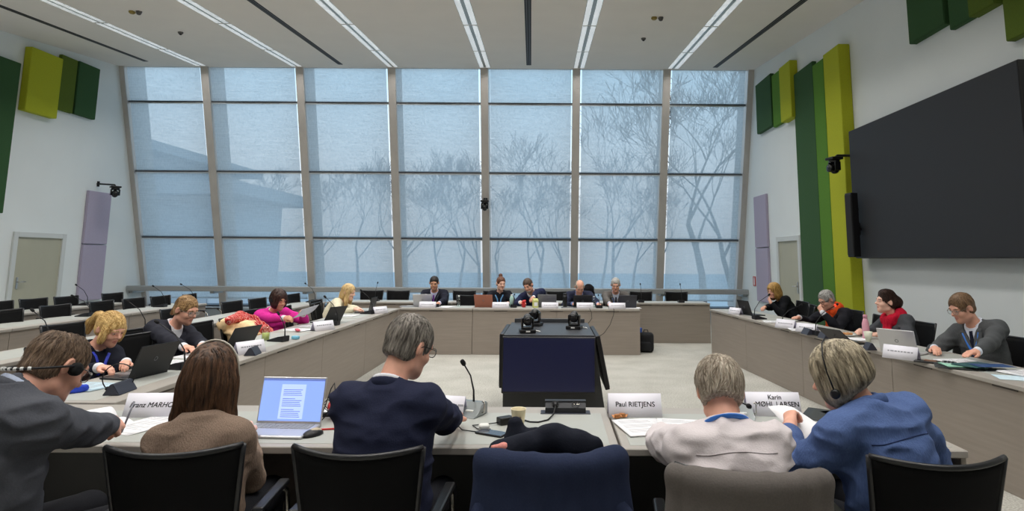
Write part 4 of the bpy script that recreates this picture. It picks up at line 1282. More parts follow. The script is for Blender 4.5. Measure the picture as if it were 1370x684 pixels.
for pts, l in [([(.62, 10.44, .76), (.63, 10.41, .745), (.65, 10.40, .7), (.66, 10.41, .6), (.60, 10.43, .52)], 'thin dark cable hanging over the far desk front behind the console'), ([(1.02, 10.46, .76), (1.03, 10.42, .745), (1.02, 10.41, .66), (.96, 10.41, .50), (.86, 10.42, .36), (.74, 10.43, .28)], 'thin dark cable hanging in a curve right of the console')]:
    bm = new_bm(); tube(bm, pts, .0045, 6); tag(obj('hanging_cable', bm, M_unit, loc=(0, 0, 0)), l, 'cable', 'cables over the far desk front')
# bag on the floor
r = thing('backpack', 'black backpack on the floor at the right end of the far desk', 'bag', (1.62, 10.85, .0), R(-15))
bm = new_bm(); box(bm, -.13, .13, -.09, .09, .0, .33, .06, seg=3); obj('main_body', bm, mat('bag_black', (22, 23, 27), .85, var=.2, scale=(60, 60, 60)), r)
bm = new_bm(); box(bm, -.10, .10, -.13, -.07, .02, .18, .03, seg=2); obj('front_pocket', bm, _mats['bag_black'], r)
bm = new_bm(); tube(bm, [(-.04, 0, .32), (-.03, 0, .37), (.03, 0, .37), (.04, 0, .32)], .009, 6); obj('grab_handle', bm, M_blk, r)
bm = new_bm(); box(bm, -.12, -.07, -.03, .06, .25, .40, .01); obj('blue_pouch', bm, mat('pouch_blue', (60, 96, 180), .7), r)
# ------------------------------------------------------------------ soft bodies: distance fields meshed with surface nets
f32 = np.float32
_rng = np.random.RandomState(11)
_NT = _rng.rand(32, 32, 32).astype(f32)
def vnoise(P):
    """Smooth value noise in [-1, 1]."""
    i = np.floor(P).astype(np.int32); f = (P - i).astype(f32)
    f = f * f * (3 - 2 * f)
    a = i & 31; b = (i + 1) & 31
    x0, y0, z0 = a[:, 0], a[:, 1], a[:, 2]; x1, y1, z1 = b[:, 0], b[:, 1], b[:, 2]
    fx, fy, fz = f[:, 0], f[:, 1], f[:, 2]
    def L(p, q, t): return p + (q - p) * t
    c0 = L(L(_NT[x0, y0, z0], _NT[x1, y0, z0], fx), L(_NT[x0, y1, z0], _NT[x1, y1, z0], fx), fy)
    c1 = L(L(_NT[x0, y0, z1], _NT[x1, y0, z1], fx), L(_NT[x0, y1, z1], _NT[x1, y1, z1], fx), fy)
    return L(c0, c1, fz) * 2 - 1

def V3(*a): return np.array(a, dtype=f32)
def rotm(rx=0, ry=0, rz=0):
    return np.array((Matrix.Rotation(R(rz), 3, 'Z') @ Matrix.Rotation(R(rx), 3, 'X') @ Matrix.Rotation(R(ry), 3, 'Y')), dtype=f32)

class Field:
    def __init__(self):
        self.ops = []
        self.noise = None
    def cone(self, a, b, ra, rb, k=.02, op='u', side=None, sq=1.):
        """Round cone a->b; with a side axis the section is an ellipse sq times as deep as wide."""
        a = np.asarray(a, f32); b = np.asarray(b, f32)
        self.ops.append((op, k, 'c', a, b, ra, rb, None if side is None else np.asarray(side, f32), sq)); return self
    def ell(self, c, r, k=.02, op='u', M=None):
        self.ops.append((op, k, 'e', np.asarray(c, f32), np.asarray(r, f32), M)); return self
    def plane(self, p, n, k=.005, op='i'):
        n = np.asarray(n, f32); n = n / np.linalg.norm(n)
        self.ops.append((op, k, 'p', np.asarray(p, f32), n)); return self
    def vcut(self, p, right, up, front, half, k=.004):
        """Takes away a V (opening upwards from p) on the front side."""
        self.ops.append(('s', k, 'v', np.asarray(p, f32), np.asarray(right, f32), np.asarray(up, f32), np.asarray(front, f32), half)); return self
    def wrinkle(self, amp, fr, ridge=True, seed=0.):
        self.noise = (amp, np.asarray(fr, f32), ridge, seed); return self
    def prim(self, o, P):
        t = o[2]
        if t == 'c':
            _, _, _, a, b, ra, rb, side, sq = o
            ab = b - a
            q = P - a
            if side is not None and sq != 1.:
                ln = np.linalg.norm(ab) + 1e-9
                dep = np.cross(ab / ln, side); dep /= np.linalg.norm(dep) + 1e-9
                s = q @ dep
                tt = np.clip((q @ ab) / (ln * ln), 0, 1)
                w = q - tt[:, None] * ab
                w = w + ((s / sq) - s)[:, None] * dep
                d = np.sqrt((w * w).sum(1)) - (ra + (rb - ra) * tt)
                return d * (sq if sq < 1 else 1)* .5 + d * .5 * 1.0 if False else d * min(1., .5 + .5 * sq)
            tt = np.clip((q @ ab) / (float(ab @ ab) + 1e-9), 0, 1)
            w = q - tt[:, None] * ab
            return np.sqrt((w * w).sum(1)) - (ra + (rb - ra) * tt)
        if t == 'e':
            _, _, _, c, r, M = o
            q = P - c
            if M is not None: q = q @ M
            k0 = np.sqrt(((q / r) ** 2).sum(1)); k1 = np.sqrt(((q / (r * r)) ** 2).sum(1)) + 1e-6
            return k0 * (k0 - 1) / k1
        if t == 'p':
            return (P - o[3]) @ o[4]
        if t == 'v':
            _, _, _, p, rt_, up_, fr_, half = o
            q = P - p
            X, Z, Y = np.abs(q @ rt_), q @ up_, q @ fr_
            n = math.sqrt(1 + half * half)
            return np.maximum((X - half * np.maximum(Z, -.0)) / n, np.maximum(-Y, -Z))
    def eval(self, P, noise=True):
        d = np.full(len(P), 9., f32)
        for o in self.ops:
            e = self.prim(o, P); k = o[1]
            if o[0] == 'u':
                h = np.maximum(k - np.abs(d - e), 0) / k
                d = np.minimum(d, e) - h * h * k * .25
            elif o[0] == 's':
                e = -e
                h = np.maximum(k - np.abs(d - e), 0) / k
                d = np.maximum(d, e) + h * h * k * .25
            else:
                h = np.maximum(k - np.abs(d - e), 0) / k
                d = np.maximum(d, e) + h * h * k * .25
        if noise and self.noise is not None:
            amp, fr, ridge, seed = self.noise
            n = vnoise(P * fr + seed)
            n = (1 - 2 * np.abs(n)) if ridge else n
            n2 = vnoise(P * fr * 2.3 + seed + 5)
            d = d - amp * (n + .4 * n2)
        return d.astype(f32)
    def grad(self, P, e=.002):
        g = np.stack([self.eval(P + V3(e, 0, 0), 0) - self.eval(P - V3(e, 0, 0), 0), self.eval(P + V3(0, e, 0), 0) - self.eval(P - V3(0, e, 0), 0), self.eval(P + V3(0, 0, e), 0) - self.eval(P - V3(0, 0, e), 0)], 1)
        return g / (np.linalg.norm(g, axis=1, keepdims=True) + 1e-9)
    def snap(self, P, off=0., it=4):
        P = np.asarray(P, f32).reshape(-1, 3)
        for _ in range(it):
            d = self.eval(P, 0) - off
            P = P - self.grad(P) * np.clip(d, -.03, .03)[:, None]
        return P
    def bounds(self):
        lo, hi = np.full(3, 9.), np.full(3, -9.)
        for o in self.ops:
            if o[0] != 'u': continue
            if o[2] == 'c':
                r = max(o[5], o[6])
                for c in (o[3], o[4]):
                    lo = np.minimum(lo, c - r); hi = np.maximum(hi, c + r)
            elif o[2] == 'e':
                r = float(max(o[4]))
                lo = np.minimum(lo, o[3] - r); hi = np.maximum(hi, o[3] + r)
        return lo - .03, hi + .03

def net(field, h, lo=None, hi=None):
    """Surface nets of the field's zero set with cell size h -> (verts, quads)."""
    if lo is None:
        lo, hi = field.bounds()
    lo = np.asarray(lo, f32)
    B = 8
    nb = np.maximum(1, np.ceil((np.asarray(hi) - lo) / (h * B)).astype(int))
    n = nb * B
    g = np.stack(np.meshgrid(*[np.arange(k) for k in nb], indexing='ij'), -1).reshape(-1, 3)
    cen = lo + (g * B + (B - 1) / 2).astype(f32) * h
    dc = field.eval(cen.astype(f32))
    act = np.abs(dc) < h * B * .87 * 1.35 + .018
    D = np.ones(n, f32)
    Db = D.reshape(nb[0], B, nb[1], B, nb[2], B)
    sg = np.where(dc < 0, -1., 1.).astype(f32).reshape(nb)
    Db *= sg[:, None, :, None, :, None]
    ga = g[act]
    off = np.stack(np.meshgrid(np.arange(B), np.arange(B), np.arange(B), indexing='ij'), -1).reshape(-1, 3)
    CH = 400
    for s in range(0, len(ga), CH):
        gb = ga[s:s + CH]
        ii = (gb[:, None, :] * B + off[None]).reshape(-1, 3)
        D[ii[:, 0], ii[:, 1], ii[:, 2]] = field.eval((lo + ii.astype(f32) * h).astype(f32))
    S = (D < 0)
    c = np.zeros(n - 1, np.uint8)
    for a in (0, 1):
        for b in (0, 1):
            for e in (0, 1):
                c += S[a:n[0] - 1 + a, b:n[1] - 1 + b, e:n[2] - 1 + e]
    idx = np.argwhere((c > 0) & (c < 8))
    ids = np.full(n - 1, -1, np.int32)
    ids[idx[:, 0], idx[:, 1], idx[:, 2]] = np.arange(len(idx))
    acc = np.zeros((len(idx), 3), f32); cnt = np.zeros(len(idx), f32)
    cor = [(0, 0, 0), (1, 0, 0), (0, 1, 0), (1, 1, 0), (0, 0, 1), (1, 0, 1), (0, 1, 1), (1, 1, 1)]
    val = [D[idx[:, 0] + q[0], idx[:, 1] + q[1], idx[:, 2] + q[2]] for q in cor]
    for i in range(8):
        for j in range(i + 1, 8):
            if sum(abs(cor[i][k] - cor[j][k]) for k in range(3)) != 1: continue
            va, vb = val[i], val[j]
            m_ = (va < 0) != (vb < 0)
            t = np.where(m_, va / np.where(np.abs(va - vb) < 1e-9, 1, va - vb), 0)
            p = np.array(cor[i], f32) + t[:, None] * (np.array(cor[j], f32) - np.array(cor[i], f32))
            acc += p * m_[:, None]; cnt += m_
    V = lo + (idx + acc / np.maximum(cnt, 1)[:, None]) * h
    quads = []
    for ax in range(3):
        u, v = [(1, 2), (2, 0), (0, 1)][ax]
        sl0 = [slice(1, n[k] - 1) for k in range(3)]; sl1 = list(sl0)
        sl0[ax] = slice(0, n[ax] - 1); sl1[ax] = slice(1, n[ax])
        A, Bq = S[tuple(sl0)], S[tuple(sl1)]
        e = np.argwhere(A != Bq)
        base = e.copy()
        for k in range(3):
            if k != ax: base[:, k] += 1
        ins = A[e[:, 0], e[:, 1], e[:, 2]]
        def cell(du, dv):
            q = base.copy(); q[:, u] -= du; q[:, v] -= dv
            q = np.minimum(q, n - 2)
            return ids[q[:, 0], q[:, 1], q[:, 2]]
        Q = np.stack([cell(1, 1), cell(0, 1), cell(0, 0), cell(1, 0)], 1)
        Q[~ins] = Q[~ins][:, ::-1]
        quads.append(Q)
    Q = np.concatenate(quads)
    Q = Q[(Q >= 0).all(1)]
    return V.astype(f32), Q

def np_mesh(name, V, F, mats, parent=None, mi=None, smooth=True, Mx=None):
    """Mesh object from arrays; F is (n, 4) or (n, 3)."""
    me = bpy.data.meshes.new(name)
    k = F.shape[1]
    me.vertices.add(len(V)); me.vertices.foreach_set('co', np.ascontiguousarray(V, f32).ravel())
    me.loops.add(len(F) * k); me.loops.foreach_set('vertex_index', np.ascontiguousarray(F, np.int32).ravel())
    me.polygons.add(len(F)); me.polygons.foreach_set('loop_start', np.arange(len(F), dtype=np.int32) * k)
    if mi is not None: me.polygons.foreach_set('material_index', np.ascontiguousarray(mi, np.int32))
    me.polygons.foreach_set('use_smooth', np.full(len(F), bool(smooth)))
    me.update(calc_edges=True); me.validate()
    for m_ in (mats if isinstance(mats, (list, tuple)) else [mats]):
        me.materials.append(m_)
    o = bpy.data.objects.new(name, me)
    COL.objects.link(o)
    if parent is not None: o.parent = parent
    if Mx is not None: o.matrix_local = Mx
    return o

def field_obj(name, field, h, m, parent, Mx=None, lo=None, hi=None):
    V, Q = net(field, h, lo, hi)
    return np_mesh(name, V, Q, m, parent, Mx=Mx)
# ------------------------------------------------------------------ people
def skin_mat(name, rgb):
    m = mat(name, rgb, .5, var=.07, scale=(22, 22, 22), spec=.35)
    b = m.node_tree.nodes['Principled BSDF']
    try:
        b.inputs['Subsurface Weight'].default_value = .0
    except Exception: pass
    return m
SKIN = {'fair': skin_mat('skin_fair', (238, 190, 168)), 'pink': skin_mat('skin_pink', (230, 172, 148)), 'tan': skin_mat('skin_tan', (212, 158, 128))}
M_lip = mat('lips', (204, 132, 118), .45)
M_eye = mat('eye_dark', (52, 40, 36), .3)
M_white = mat('eye_white', (226, 220, 214), .3)

def hair_mat(name, dark, light, fr=(110, 110, 10)):
    if name in _mats: return _mats[name]
    m = bpy.data.materials.new(name); _mats[name] = m
    m.use_nodes = True
    nt = m.node_tree; b = nt.nodes['Principled BSDF']
    b.inputs['Roughness'].default_value = .48; b.inputs['Specular IOR Level'].default_value = .35
    tc = N(nt, 'ShaderNodeTexCoord')
    mp = N(nt, 'ShaderNodeMapping'); mp.inputs['Scale'].default_value = fr
    no = N(nt, 'ShaderNodeTexNoise'); no.inputs['Scale'].default_value = 1; no.inputs['Detail'].default_value = 4
    cr = N(nt, 'ShaderNodeValToRGB')
    cr.color_ramp.elements[0].position = .33; cr.color_ramp.elements[0].color = (*lin(dark), 1)
    cr.color_ramp.elements[1].position = .68; cr.color_ramp.elements[1].color = (*lin(light), 1)
    nt.links.new(tc.outputs['Object'], mp.inputs[0]); nt.links.new(mp.outputs[0], no.inputs[0]); nt.links.new(no.outputs[0], cr.inputs[0])
    nt.links.new(cr.outputs[0], b.inputs['Base Color'])
    bp = N(nt, 'ShaderNodeBump'); bp.inputs['Strength'].default_value = .5; bp.inputs['Distance'].default_value = .004
    nt.links.new(no.outputs[0], bp.inputs['Height']); nt.links.new(bp.outputs[0], b.inputs['Normal'])
    return m

def cloth(name, rgb, var=.08, scale=(160, 160, 160), rough=.9, bump=.12, sheen=.0):
    return mat('cloth_' + name, rgb, rough, var=var, scale=scale, bump=bump, sheen=sheen, spec=.2)

def nrm(v): v = np.asarray(v, float); return v / (np.linalg.norm(v) + 1e-9)

def add_head(F, c, Rm, s, male=True, neck=None, ears=True):
    """Head prims; c centre, Rm columns = head axes (x right, y forward, z up)."""
    def p(x, y, z): return c + s * (Rm @ np.array([x, y, z]))
    def E_(x, y, z, rx, ry, rz, k=.02, op='u'): F.ell(p(x, y, z), np.array([rx, ry, rz]) * s, k * s, op, Rm.astype(f32))
    def C_(a, b, ra, rb, k=.012, op='u'): F.cone(p(*a), p(*b), ra * s, rb * s, k * s, op)
    j = 1.0 if male else .92
    E_(0, -.014, .028, .075, .096, .088, .03)
    E_(0, .028, -.035, .060, .060, .082, .03)
    E_(0, .048, -.085, .043 * j, .042, .032, .03)
    C_((0, .078, -.098), (0, .080, -.094), .017 * j, .017 * j, .02)
    C_((-.048, .0, -.075), (0, .062, -.098), .02 * j, .018 * j, .02); C_((.048, .0, -.075), (0, .062, -.098), .02 * j, .018 * j, .02)
    C_((-.036, .076, .024), (.036, .076, .024), .014, .014, .018)
    E_(-.036, .060, -.032, .024, .026, .022, .02); E_(.036, .060, -.032, .024, .026, .022, .02)
    for q in (-1, 1):
        E_(q * .031, .099, .006, .017, .014, .010, .010, 's')
        E_(q * .031, .0765, .006, .0125, .0125, .0125, .004)
        C_((q * .019, .086, .0145), (q * .044, .080, .0135), .0045, .004, .006)
        C_((q * .012, .092, -.026), (q * .013, .090, -.028), .0085, .0085, .008)
    C_((0, .086, .016), (0, .110, -.020), .0075 * j, .0098 * j, .012)
    C_((0, .096, -.028), (0, .112, -.021), .009, .010, .008)
    C_((-.020, .083, -.0565), (0, .092, -.0545), .005, .0065, .006); C_((.020, .083, -.0565), (0, .092, -.0545), .005, .0065, .006)
    C_((-.017, .084, -.0655), (0, .091, -.0675), .006, .0075, .006); C_((.017, .084, -.0655), (0, .091, -.0675), .006, .0075, .006)
    if ears:
        for q in (-1, 1):
            Me = (Rm @ np.array(Matrix.Rotation(R(q * 26), 3, 'Z') @ Matrix.Rotation(R(-12), 3, 'X'))).astype(f32)
            F.ell(p(q * .081, -.012, -.004), np.array([.009, .020, .033]) * s, .008 * s, 'u', Me)
            F.ell(p(q * .0895, -.008, .001), np.array([.006, .010, .019]) * s, .006 * s, 's', Me)
    if neck is not None:
        F.cone(p(0, -.022, -.06), neck, .054 * s * (1 if male else .88), .058 * s * (1 if male else .88), .03, side=None)

def add_hand(F, w, fdir, nrm_, left, s=1., pose='flat', k=.006):
    """Palm, four fingers and a thumb. w wrist, fdir towards the fingers, nrm_ out of the palm."""
    f = nrm(fdir); n = nrm(np.asarray(nrm_) - f * np.dot(nrm_, f))
    sd = np.cross(f, n) * (1 if left else -1)                # towards the thumb side
    P = lambda a, b, c: np.asarray(w) + s * (f * a + sd * b + n * c)
    curl = {'flat': (.12, .18, .12), 'type': (.45, .6, .35), 'grip': (.75, 1.0, .7), 'fist': (1.35, 1.5, 1.0), 'rest': (.3, .4, .3), 'pinch': (.8, .8, .5)}[pose]
    F.cone(P(-.02, 0, 0), P(.02, 0, 0), .027 * s, .028 * s, .02)
    fing = [(.026, .088, .040, .026, .022, .0092), (.0085, .092, .044, .029, .023, .0096), (-.0095, .088, .040, .027, .022, .0090), (-.0265, .080, .031, .021, .019, .0080)]
    for i, (b, L0, l1, l2, l3, r) in enumerate(fing):
        kn = P(L0, b, -.004)
        F.cone(P(.018, b * .6, 0), kn, .0155 * s, .0125 * s, .014)
        a0 = 0.
        q = kn
        sp = (b * 1.6)
        for l, c in zip((l1, l2, l3), curl):
            a0 += c * (1.0 + .08 * (i - 1.5))
            d = f * math.cos(a0) + n * math.sin(a0) + sd * sp * (1 if a0 < .8 else .2)
            q2 = q + nrm(d) * l * s
            F.cone(q, q2, r * s, r * s * .9, k)
            q = q2
    t0 = P(.022, .022, .006); t1 = P(.052, .044, .014)
    cl = .5 if pose in ('grip', 'pinch', 'fist') else .0
    t2 = P(.084, .050 - .022 * cl, .020 + .020 * cl); t3 = P(.108, .046 - .036 * cl, .024 + .026 * cl)
    F.cone(t0, t1, .0165 * s, .0125 * s, .014); F.cone(t1, t2, .0115 * s, .0102 * s, k); F.cone(t2, t3, .0102 * s, .0082 * s, k)

def ik(sh, wr, l1, l2, hint):
    d = wr - sh; L = np.linalg.norm(d)
    if L > (l1 + l2) * .995:
        wr = sh + d / L * (l1 + l2) * .995; d = wr - sh; L = np.linalg.norm(d)
    a = (l1 * l1 - l2 * l2 + L * L) / (2 * L)
    hgt = math.sqrt(max(0, l1 * l1 - a * a))
    u = d / L; hv = np.asarray(hint, float); hv = hv - u * hv.dot(u)
    return sh + u * a + nrm(hv) * hgt, wr

def strands(field, n, length, dirfn, r0, lift, seed, lo_hi, keep=None, steps=9, wild=.12, jag=.35):
    """Thin tapered locks that flow over a hair field; returns (verts, quads) in the head's frame."""
    rs = np.random.RandomState(seed)
    lo, hi = lo_hi
    P = (lo + rs.rand(n * 3, 3) * (hi - lo)).astype(f32)
    P = field.snap(P, 0, 6)
    ok = np.abs(field.eval(P, 0)) < .003
    P = P[ok]
    if keep is not None: P = P[keep(P)]
    P = P[:n]; n = len(P)
    L = length * (1 - jag * rs.rand(n)).astype(f32) / steps
    path = [P]
    wl = rs.randn(n, 3).astype(f32) * wild
    for k in range(steps):
        g = field.grad(P)
        d = dirfn(P) + wl
        d = d - g * (d * g).sum(1, keepdims=True) * (.9)
        d = d / (np.linalg.norm(d, axis=1, keepdims=True) + 1e-9)
        P = P + d * L[:, None]
        e = field.eval(P, 0)
        out = lift * (.3 + .7 * (k + 1) / steps)
        corr = np.clip(e - out, -.02, .012)
        P = P - field.grad(P) * corr[:, None]
        path.append(P)
    path = np.stack(path, 1)                                  # n, steps+1, 3
    dead = np.zeros(path.shape[:2], bool)
    for o in field.ops:
        if o[0] == 's' and o[2] == 'e':
            dead |= (field.prim(o, path.reshape(-1, 3)) < .0015).reshape(dead.shape)
    dead = np.cumsum(dead, 1) > 1
    rad = r0 * (1 - np.linspace(0, 1, steps + 1) ** 2 * .85)
    rad = rad[None, :, None] * (.7 + .6 * rs.rand(n, 1, 1)) * np.where(dead, .02, 1.)[:, :, None]
    T = np.gradient(path, axis=1); T /= np.linalg.norm(T, axis=2, keepdims=True) + 1e-9
    g = field.grad(path.reshape(-1, 3)).reshape(path.shape)
    U = np.cross(T, g); U /= np.linalg.norm(U, axis=2, keepdims=True) + 1e-9
    W = np.cross(U, T)
    S_ = steps + 1
    ring = [path + rad * U * 1.6, path + rad * W * .8, path - rad * U * 1.6]
    V = np.stack(ring, 2).reshape(-1, 3)                      # n, S, 3 sides
    base = (np.arange(n)[:, None] * S_ + np.arange(steps)[None]) * 3
    Q = []
    for a in range(3):
        b = (a + 1) % 3
        Q.append(np.stack([base + a, base + b, base + 3 + b, base + 3 + a], -1).reshape(-1, 4))
    return V.astype(f32), np.concatenate(Q)

def hair_field(style, s=1.):
    """Hair shell in the head's own frame."""
    F = Field()
    def ell(x, y, z, a, b, c, k=.02, op='u', M=None): F.ell((x * s, y * s, z * s), (a * s, b * s, c * s), k * s, op, M)
    face = dict(x=0, y=.100, z=-.055)
    if style in ('short', 'crop', 'balding', 'thin', 'full'):
        t = {'short': .010, 'crop': .006, 'balding': .005, 'thin': .004, 'full': .017}[style]
        ell(0, -.016, .030, .075 + t, .096 + t, .088 + t * 1.3)
        ell(0, -.050, -.040, .060 + t * .6, .050 + t * .6, .048, .025)
        if style == 'full': ell(0, .045, .088, .060, .045, .034, .03)
        ell(0, .122, -.046, .098, .078, .132, .010, 's')
        for q in (-1, 1): ell(q * .100, .002, -.020, .040, .038, .052, .008, 's')
        F.plane((0, 0, (-.060 if style == 'full' else -.078) * s), (0, -.25, -1), .012)
        if style == 'balding': ell(.0, -.045, .135, .044, .052, .038, .02, 's'); ell(0, .085, .110, .062, .040, .045, .02, 's')
        if style == 'thin': ell(0, .035, .105, .062, .105, .062, .02, 's')
    elif style == 'bob':                                     # to the shoulders, seen from behind
        ell(0, -.014, .030, .097, .112, .102)
        ell(0, -.030, -.045, .110, .088, .11, .04)
        F.cone((-.052 * s, -.03 * s, -.05 * s), (-.088 * s, -.035 * s, -.165 * s), .052 * s, .040 * s, .04)
        F.cone((.052 * s, -.03 * s, -.05 * s), (.088 * s, -.035 * s, -.165 * s), .052 * s, .040 * s, .04)
        F.cone((0, -.06 * s, -.05 * s), (0, -.07 * s, -.17 * s), .06 * s, .045 * s, .04)
        ell(0, .135, -.06, .062, .09, .16, .015, 's')
        F.plane((0, 0, -.190 * s), (0, 0, -1), .02)
    elif style == 'wavybob':                                 # full, ends at the jaw
        ell(0, -.014, .034, .092, .114, .104)
        ell(-.052, .012, -.030, .044, .068, .078, .03); ell(.052, .012, -.030, .044, .068, .078, .03)
        ell(0, -.060, -.010, .080, .060, .070, .03)
        ell(0, .130, -.062, .056, .088, .135, .015, 's')
        F.plane((0, 0, -.092 * s), (0, -.45, -1), .03)
    elif style == 'wavylong':
        ell(0, -.014, .034, .096, .112, .104)
        ell(-.06, -.012, -.06, .048, .078, .11, .03); ell(.06, -.012, -.06, .048, .078, .11, .03)
        ell(0, -.066, -.06, .085, .062, .11, .03)
        ell(0, .130, -.062, .052, .086, .145, .015, 's')
    elif style == 'ponytail':
        ell(0, -.014, .032, .084, .105, .098)
        ell(0, -.045, -.030, .066, .058, .056, .03)
        ell(-.075, .040, -.035, .020, .028, .075, .02); ell(.075, .040, -.035, .020, .028, .075, .02)   # loose locks by the cheeks
        ell(0, .118, -.058, .062, .074, .118, .012, 's')
        F.plane((0, 0, -.10 * s), (0, 0, -1), .02)
        F.cone((0, -.10 * s, .035 * s), (0, -.145 * s, .03 * s), .024 * s, .034 * s, .02)
        F.cone((0, -.145 * s, .03 * s), (0, -.185 * s, -.045 * s), .034 * s, .034 * s, .02)
        F.cone((0, -.185 * s, -.045 * s), (0, -.175 * s, -.125 * s), .032 * s, .012 * s, .02)
    elif style in ('tied', 'bun', 'lowbun'):
        ell(0, -.014, .031, .080, .102, .095)
        ell(0, -.048, -.034, .062, .052, .048, .03)
        ell(0, .122, -.046, .096, .078, .130, .010, 's')
        for q in (-1, 1): ell(q * .092, .016, -.028, .024, .034, .046, .010, 's')
        F.plane((0, 0, -.085 * s), (0, -.25, -1), .012)
        if style == 'tied': F.cone((0, -.105 * s, -.02 * s), (0, -.125 * s, -.09 * s), .026 * s, .014 * s, .02)
        if style == 'bun': ell(0, -.055, .135, .036, .036, .034, .015)
        if style == 'lowbun': ell(0, -.118, .0, .062, .05, .06, .03); ell(0, .0, .10, .07, .07, .035, .03)
    elif style == 'long':
        ell(0, -.014, .034, .088, .108, .100)
        ell(0, -.045, -.05, .082, .065, .10, .03)
        for q in (-1, 1):
            F.cone((q * .070 * s, .02 * s, .0), (q * .075 * s, .03 * s, -.12 * s), .026 * s, .026 * s, .03)
            F.cone((q * .075 * s, .03 * s, -.12 * s), (q * .070 * s, .055 * s, -.26 * s), .028 * s, .020 * s, .03)
        F.cone((0, -.07 * s, -.05 * s), (0, -.075 * s, -.22 * s), .06 * s, .05 * s, .03)
        ell(0, .135, -.05, .056, .088, .14, .012, 's')
    return F

def person(key, label, hip, face, head, yaw, pit, rol=0., male=True, s=1., bulge=.07, twist=0., side=0.,
           handL=None, handR=None, hl=None, hr=None, poseL='type', poseR='type', hint=1., skin='fair', hair='short', hairm=None,
           top='jacket', topm=None, shirtm=None, tiem=None, legm=None, vopen=True, res=1., nstr=0, strl=.06, strr=.0013, sw=None, fat=1., wr=.005, collar=None, wild=.10, neck=.055, shl=.865):
    """Seated figure. hip (x, y) on the floor plan, face = degrees the body looks (0 away from camera, -90 to +x, 90 to -x),
    head = world position of the head's centre; hands = world wrist positions."""
    root = thing('person', label, 'person', (hip[0], hip[1], 0), R(face))
    MW = frame((hip[0], hip[1], 0), R(face)); IW = MW.inverted()
    lc = lambda p: np.array(IW @ Vector(p))
    Hc = lc(head)
    Rh = np.array(Matrix.Rotation(R(yaw), 3, 'Z') @ Matrix.Rotation(R(-pit), 3, 'X') @ Matrix.Rotation(R(rol), 3, 'Y'))
    X = np.array([1., 0, 0]); Z = np.array([0, 0, 1.])
    H = np.array([0, 0, .545])
    Nb = Hc + Rh @ (np.array([0, -.040, -.115]) * s) - neck * s * nrm(Hc - H) - np.array([0, .022, .0])
    mid = (H + Nb) / 2
    ax = nrm(Nb - H)
    back = nrm(np.cross(X, ax)) * -1
    if back[1] > 0: back = -back
    Mc = mid + back * bulge + ax * .02
    def sp(t): return (1 - t) ** 2 * H + 2 * t * (1 - t) * Mc + t * t * Nb
    def tg(t): return nrm(2 * (1 - t) * (Mc - H) + 2 * t * (Nb - Mc))
    shx = np.array(Matrix.Rotation(R(twist), 3, 'Z') @ Vector((1, 0, math.sin(R(side)))))
    shx = nrm(shx - tg(.92) * np.dot(shx, tg(.92)))
    def sx(t): return nrm(X * (1 - t) + shx * t)
    if sw is None: sw = .178 if male else .156
    sw *= s
    Sc = sp(shl)
    shL, shR = Sc - shx * sw, Sc + shx * sw
    fr_ = nrm(np.cross(tg(.85), shx)) * 1.0                    # chest front
    if fr_[1] < 0: fr_ = -fr_
    l1, l2 = .295 * s, .262 * s
    arms = []
    for left, sh, hw, dflt in ((True, shL, handL, (-.2, .40, .80)), (False, shR, handR, (.2, .40, .80))):
        w_ = lc(hw) if hw is not None else np.array(dflt)
        hn = (hl if left else hr)
        hn = np.array(hn) if hn is not None else np.array([(-1 if left else 1) * .8 * hint, -.35, -.6])
        e_, w_ = ik(sh, w_, l1, l2, hn)
        arms.append((left, sh, e_, w_))
    kneeL, kneeR = np.array([-.12, .43, .53]) * [s, s, 1], np.array([.12, .43, .53]) * [s, s, 1]
    def torso(F, e, k=.06):
        w = fat
        secs = [(0, .165 * w, .70), (.22, .150 * w, .76), (.45, .148 * w, .76), (.64, .148 * (w * .5 + .5), .72), (.75, .118, .74)]
        for (t0, a0, q0), (t1, a1, q1) in zip(secs[:-1], secs[1:]):
            g = s if male else s * .93
            F.cone(sp(t0), sp(t1), a0 * g + e, a1 * g + e, k, side=sx((t0 + t1) / 2), sq=(q0 + q1) / 2)
        F.cone(Sc - shx * sw * .55 - tg(.9) * .035, Sc + shx * sw * .55 - tg(.9) * .035, .068 * s + e, .068 * s + e, .05)
        for sh in (shL, shR):
            F.cone(Nb - tg(1.) * .03, sh, .042 * s + e, .044 * s + e, .05)
        if not male:
            c = sp(.66) + fr_ * .085 * s
            for q in (-1, 1): F.ell(c + shx * q * .068 * s, np.array([.062, .055, .06]) * s + e * .7, .04)
    def arm(F, a, e, wrist=1., loose=1.):
        left, sh, el, wr_ = a
        F.cone(sh, sh * .5 + el * .5, .056 * s + e, .049 * s + e * loose, .05)
        F.cone(sh * .5 + el * .5, el, .049 * s + e * loose, .041 * s + e * loose, .02)
        w2 = el + (wr_ - el) * wrist
        F.cone(el, el * .6 + w2 * .4, .041 * s + e * loose, .040 * s + e * loose, .02)
        F.cone(el * .6 + w2 * .4, w2, .040 * s + e * loose, .029 * s + e * loose * .9, .02)
    def legs(F, e, k=.05):
        for q, kn in ((-1, kneeL), (1, kneeR)):
            F.cone(np.array([q * .09 * s, .02, .535]), kn, .086 * s + e, .060 * s + e, k)
            an = np.array([kn[0], kn[1] - .02, .095])
            F.cone(kn, an, .056 * s + e, .038 * s + e, .02)
    # body: one continuous skin from crown to ankles
    B = Field()
    torso(B, -.012); legs(B, -.010)
    for a in arms: arm(B, a, -.006)
    add_head(B, Hc, Rh, s, male, Nb + np.array([0, .0, -.02]))
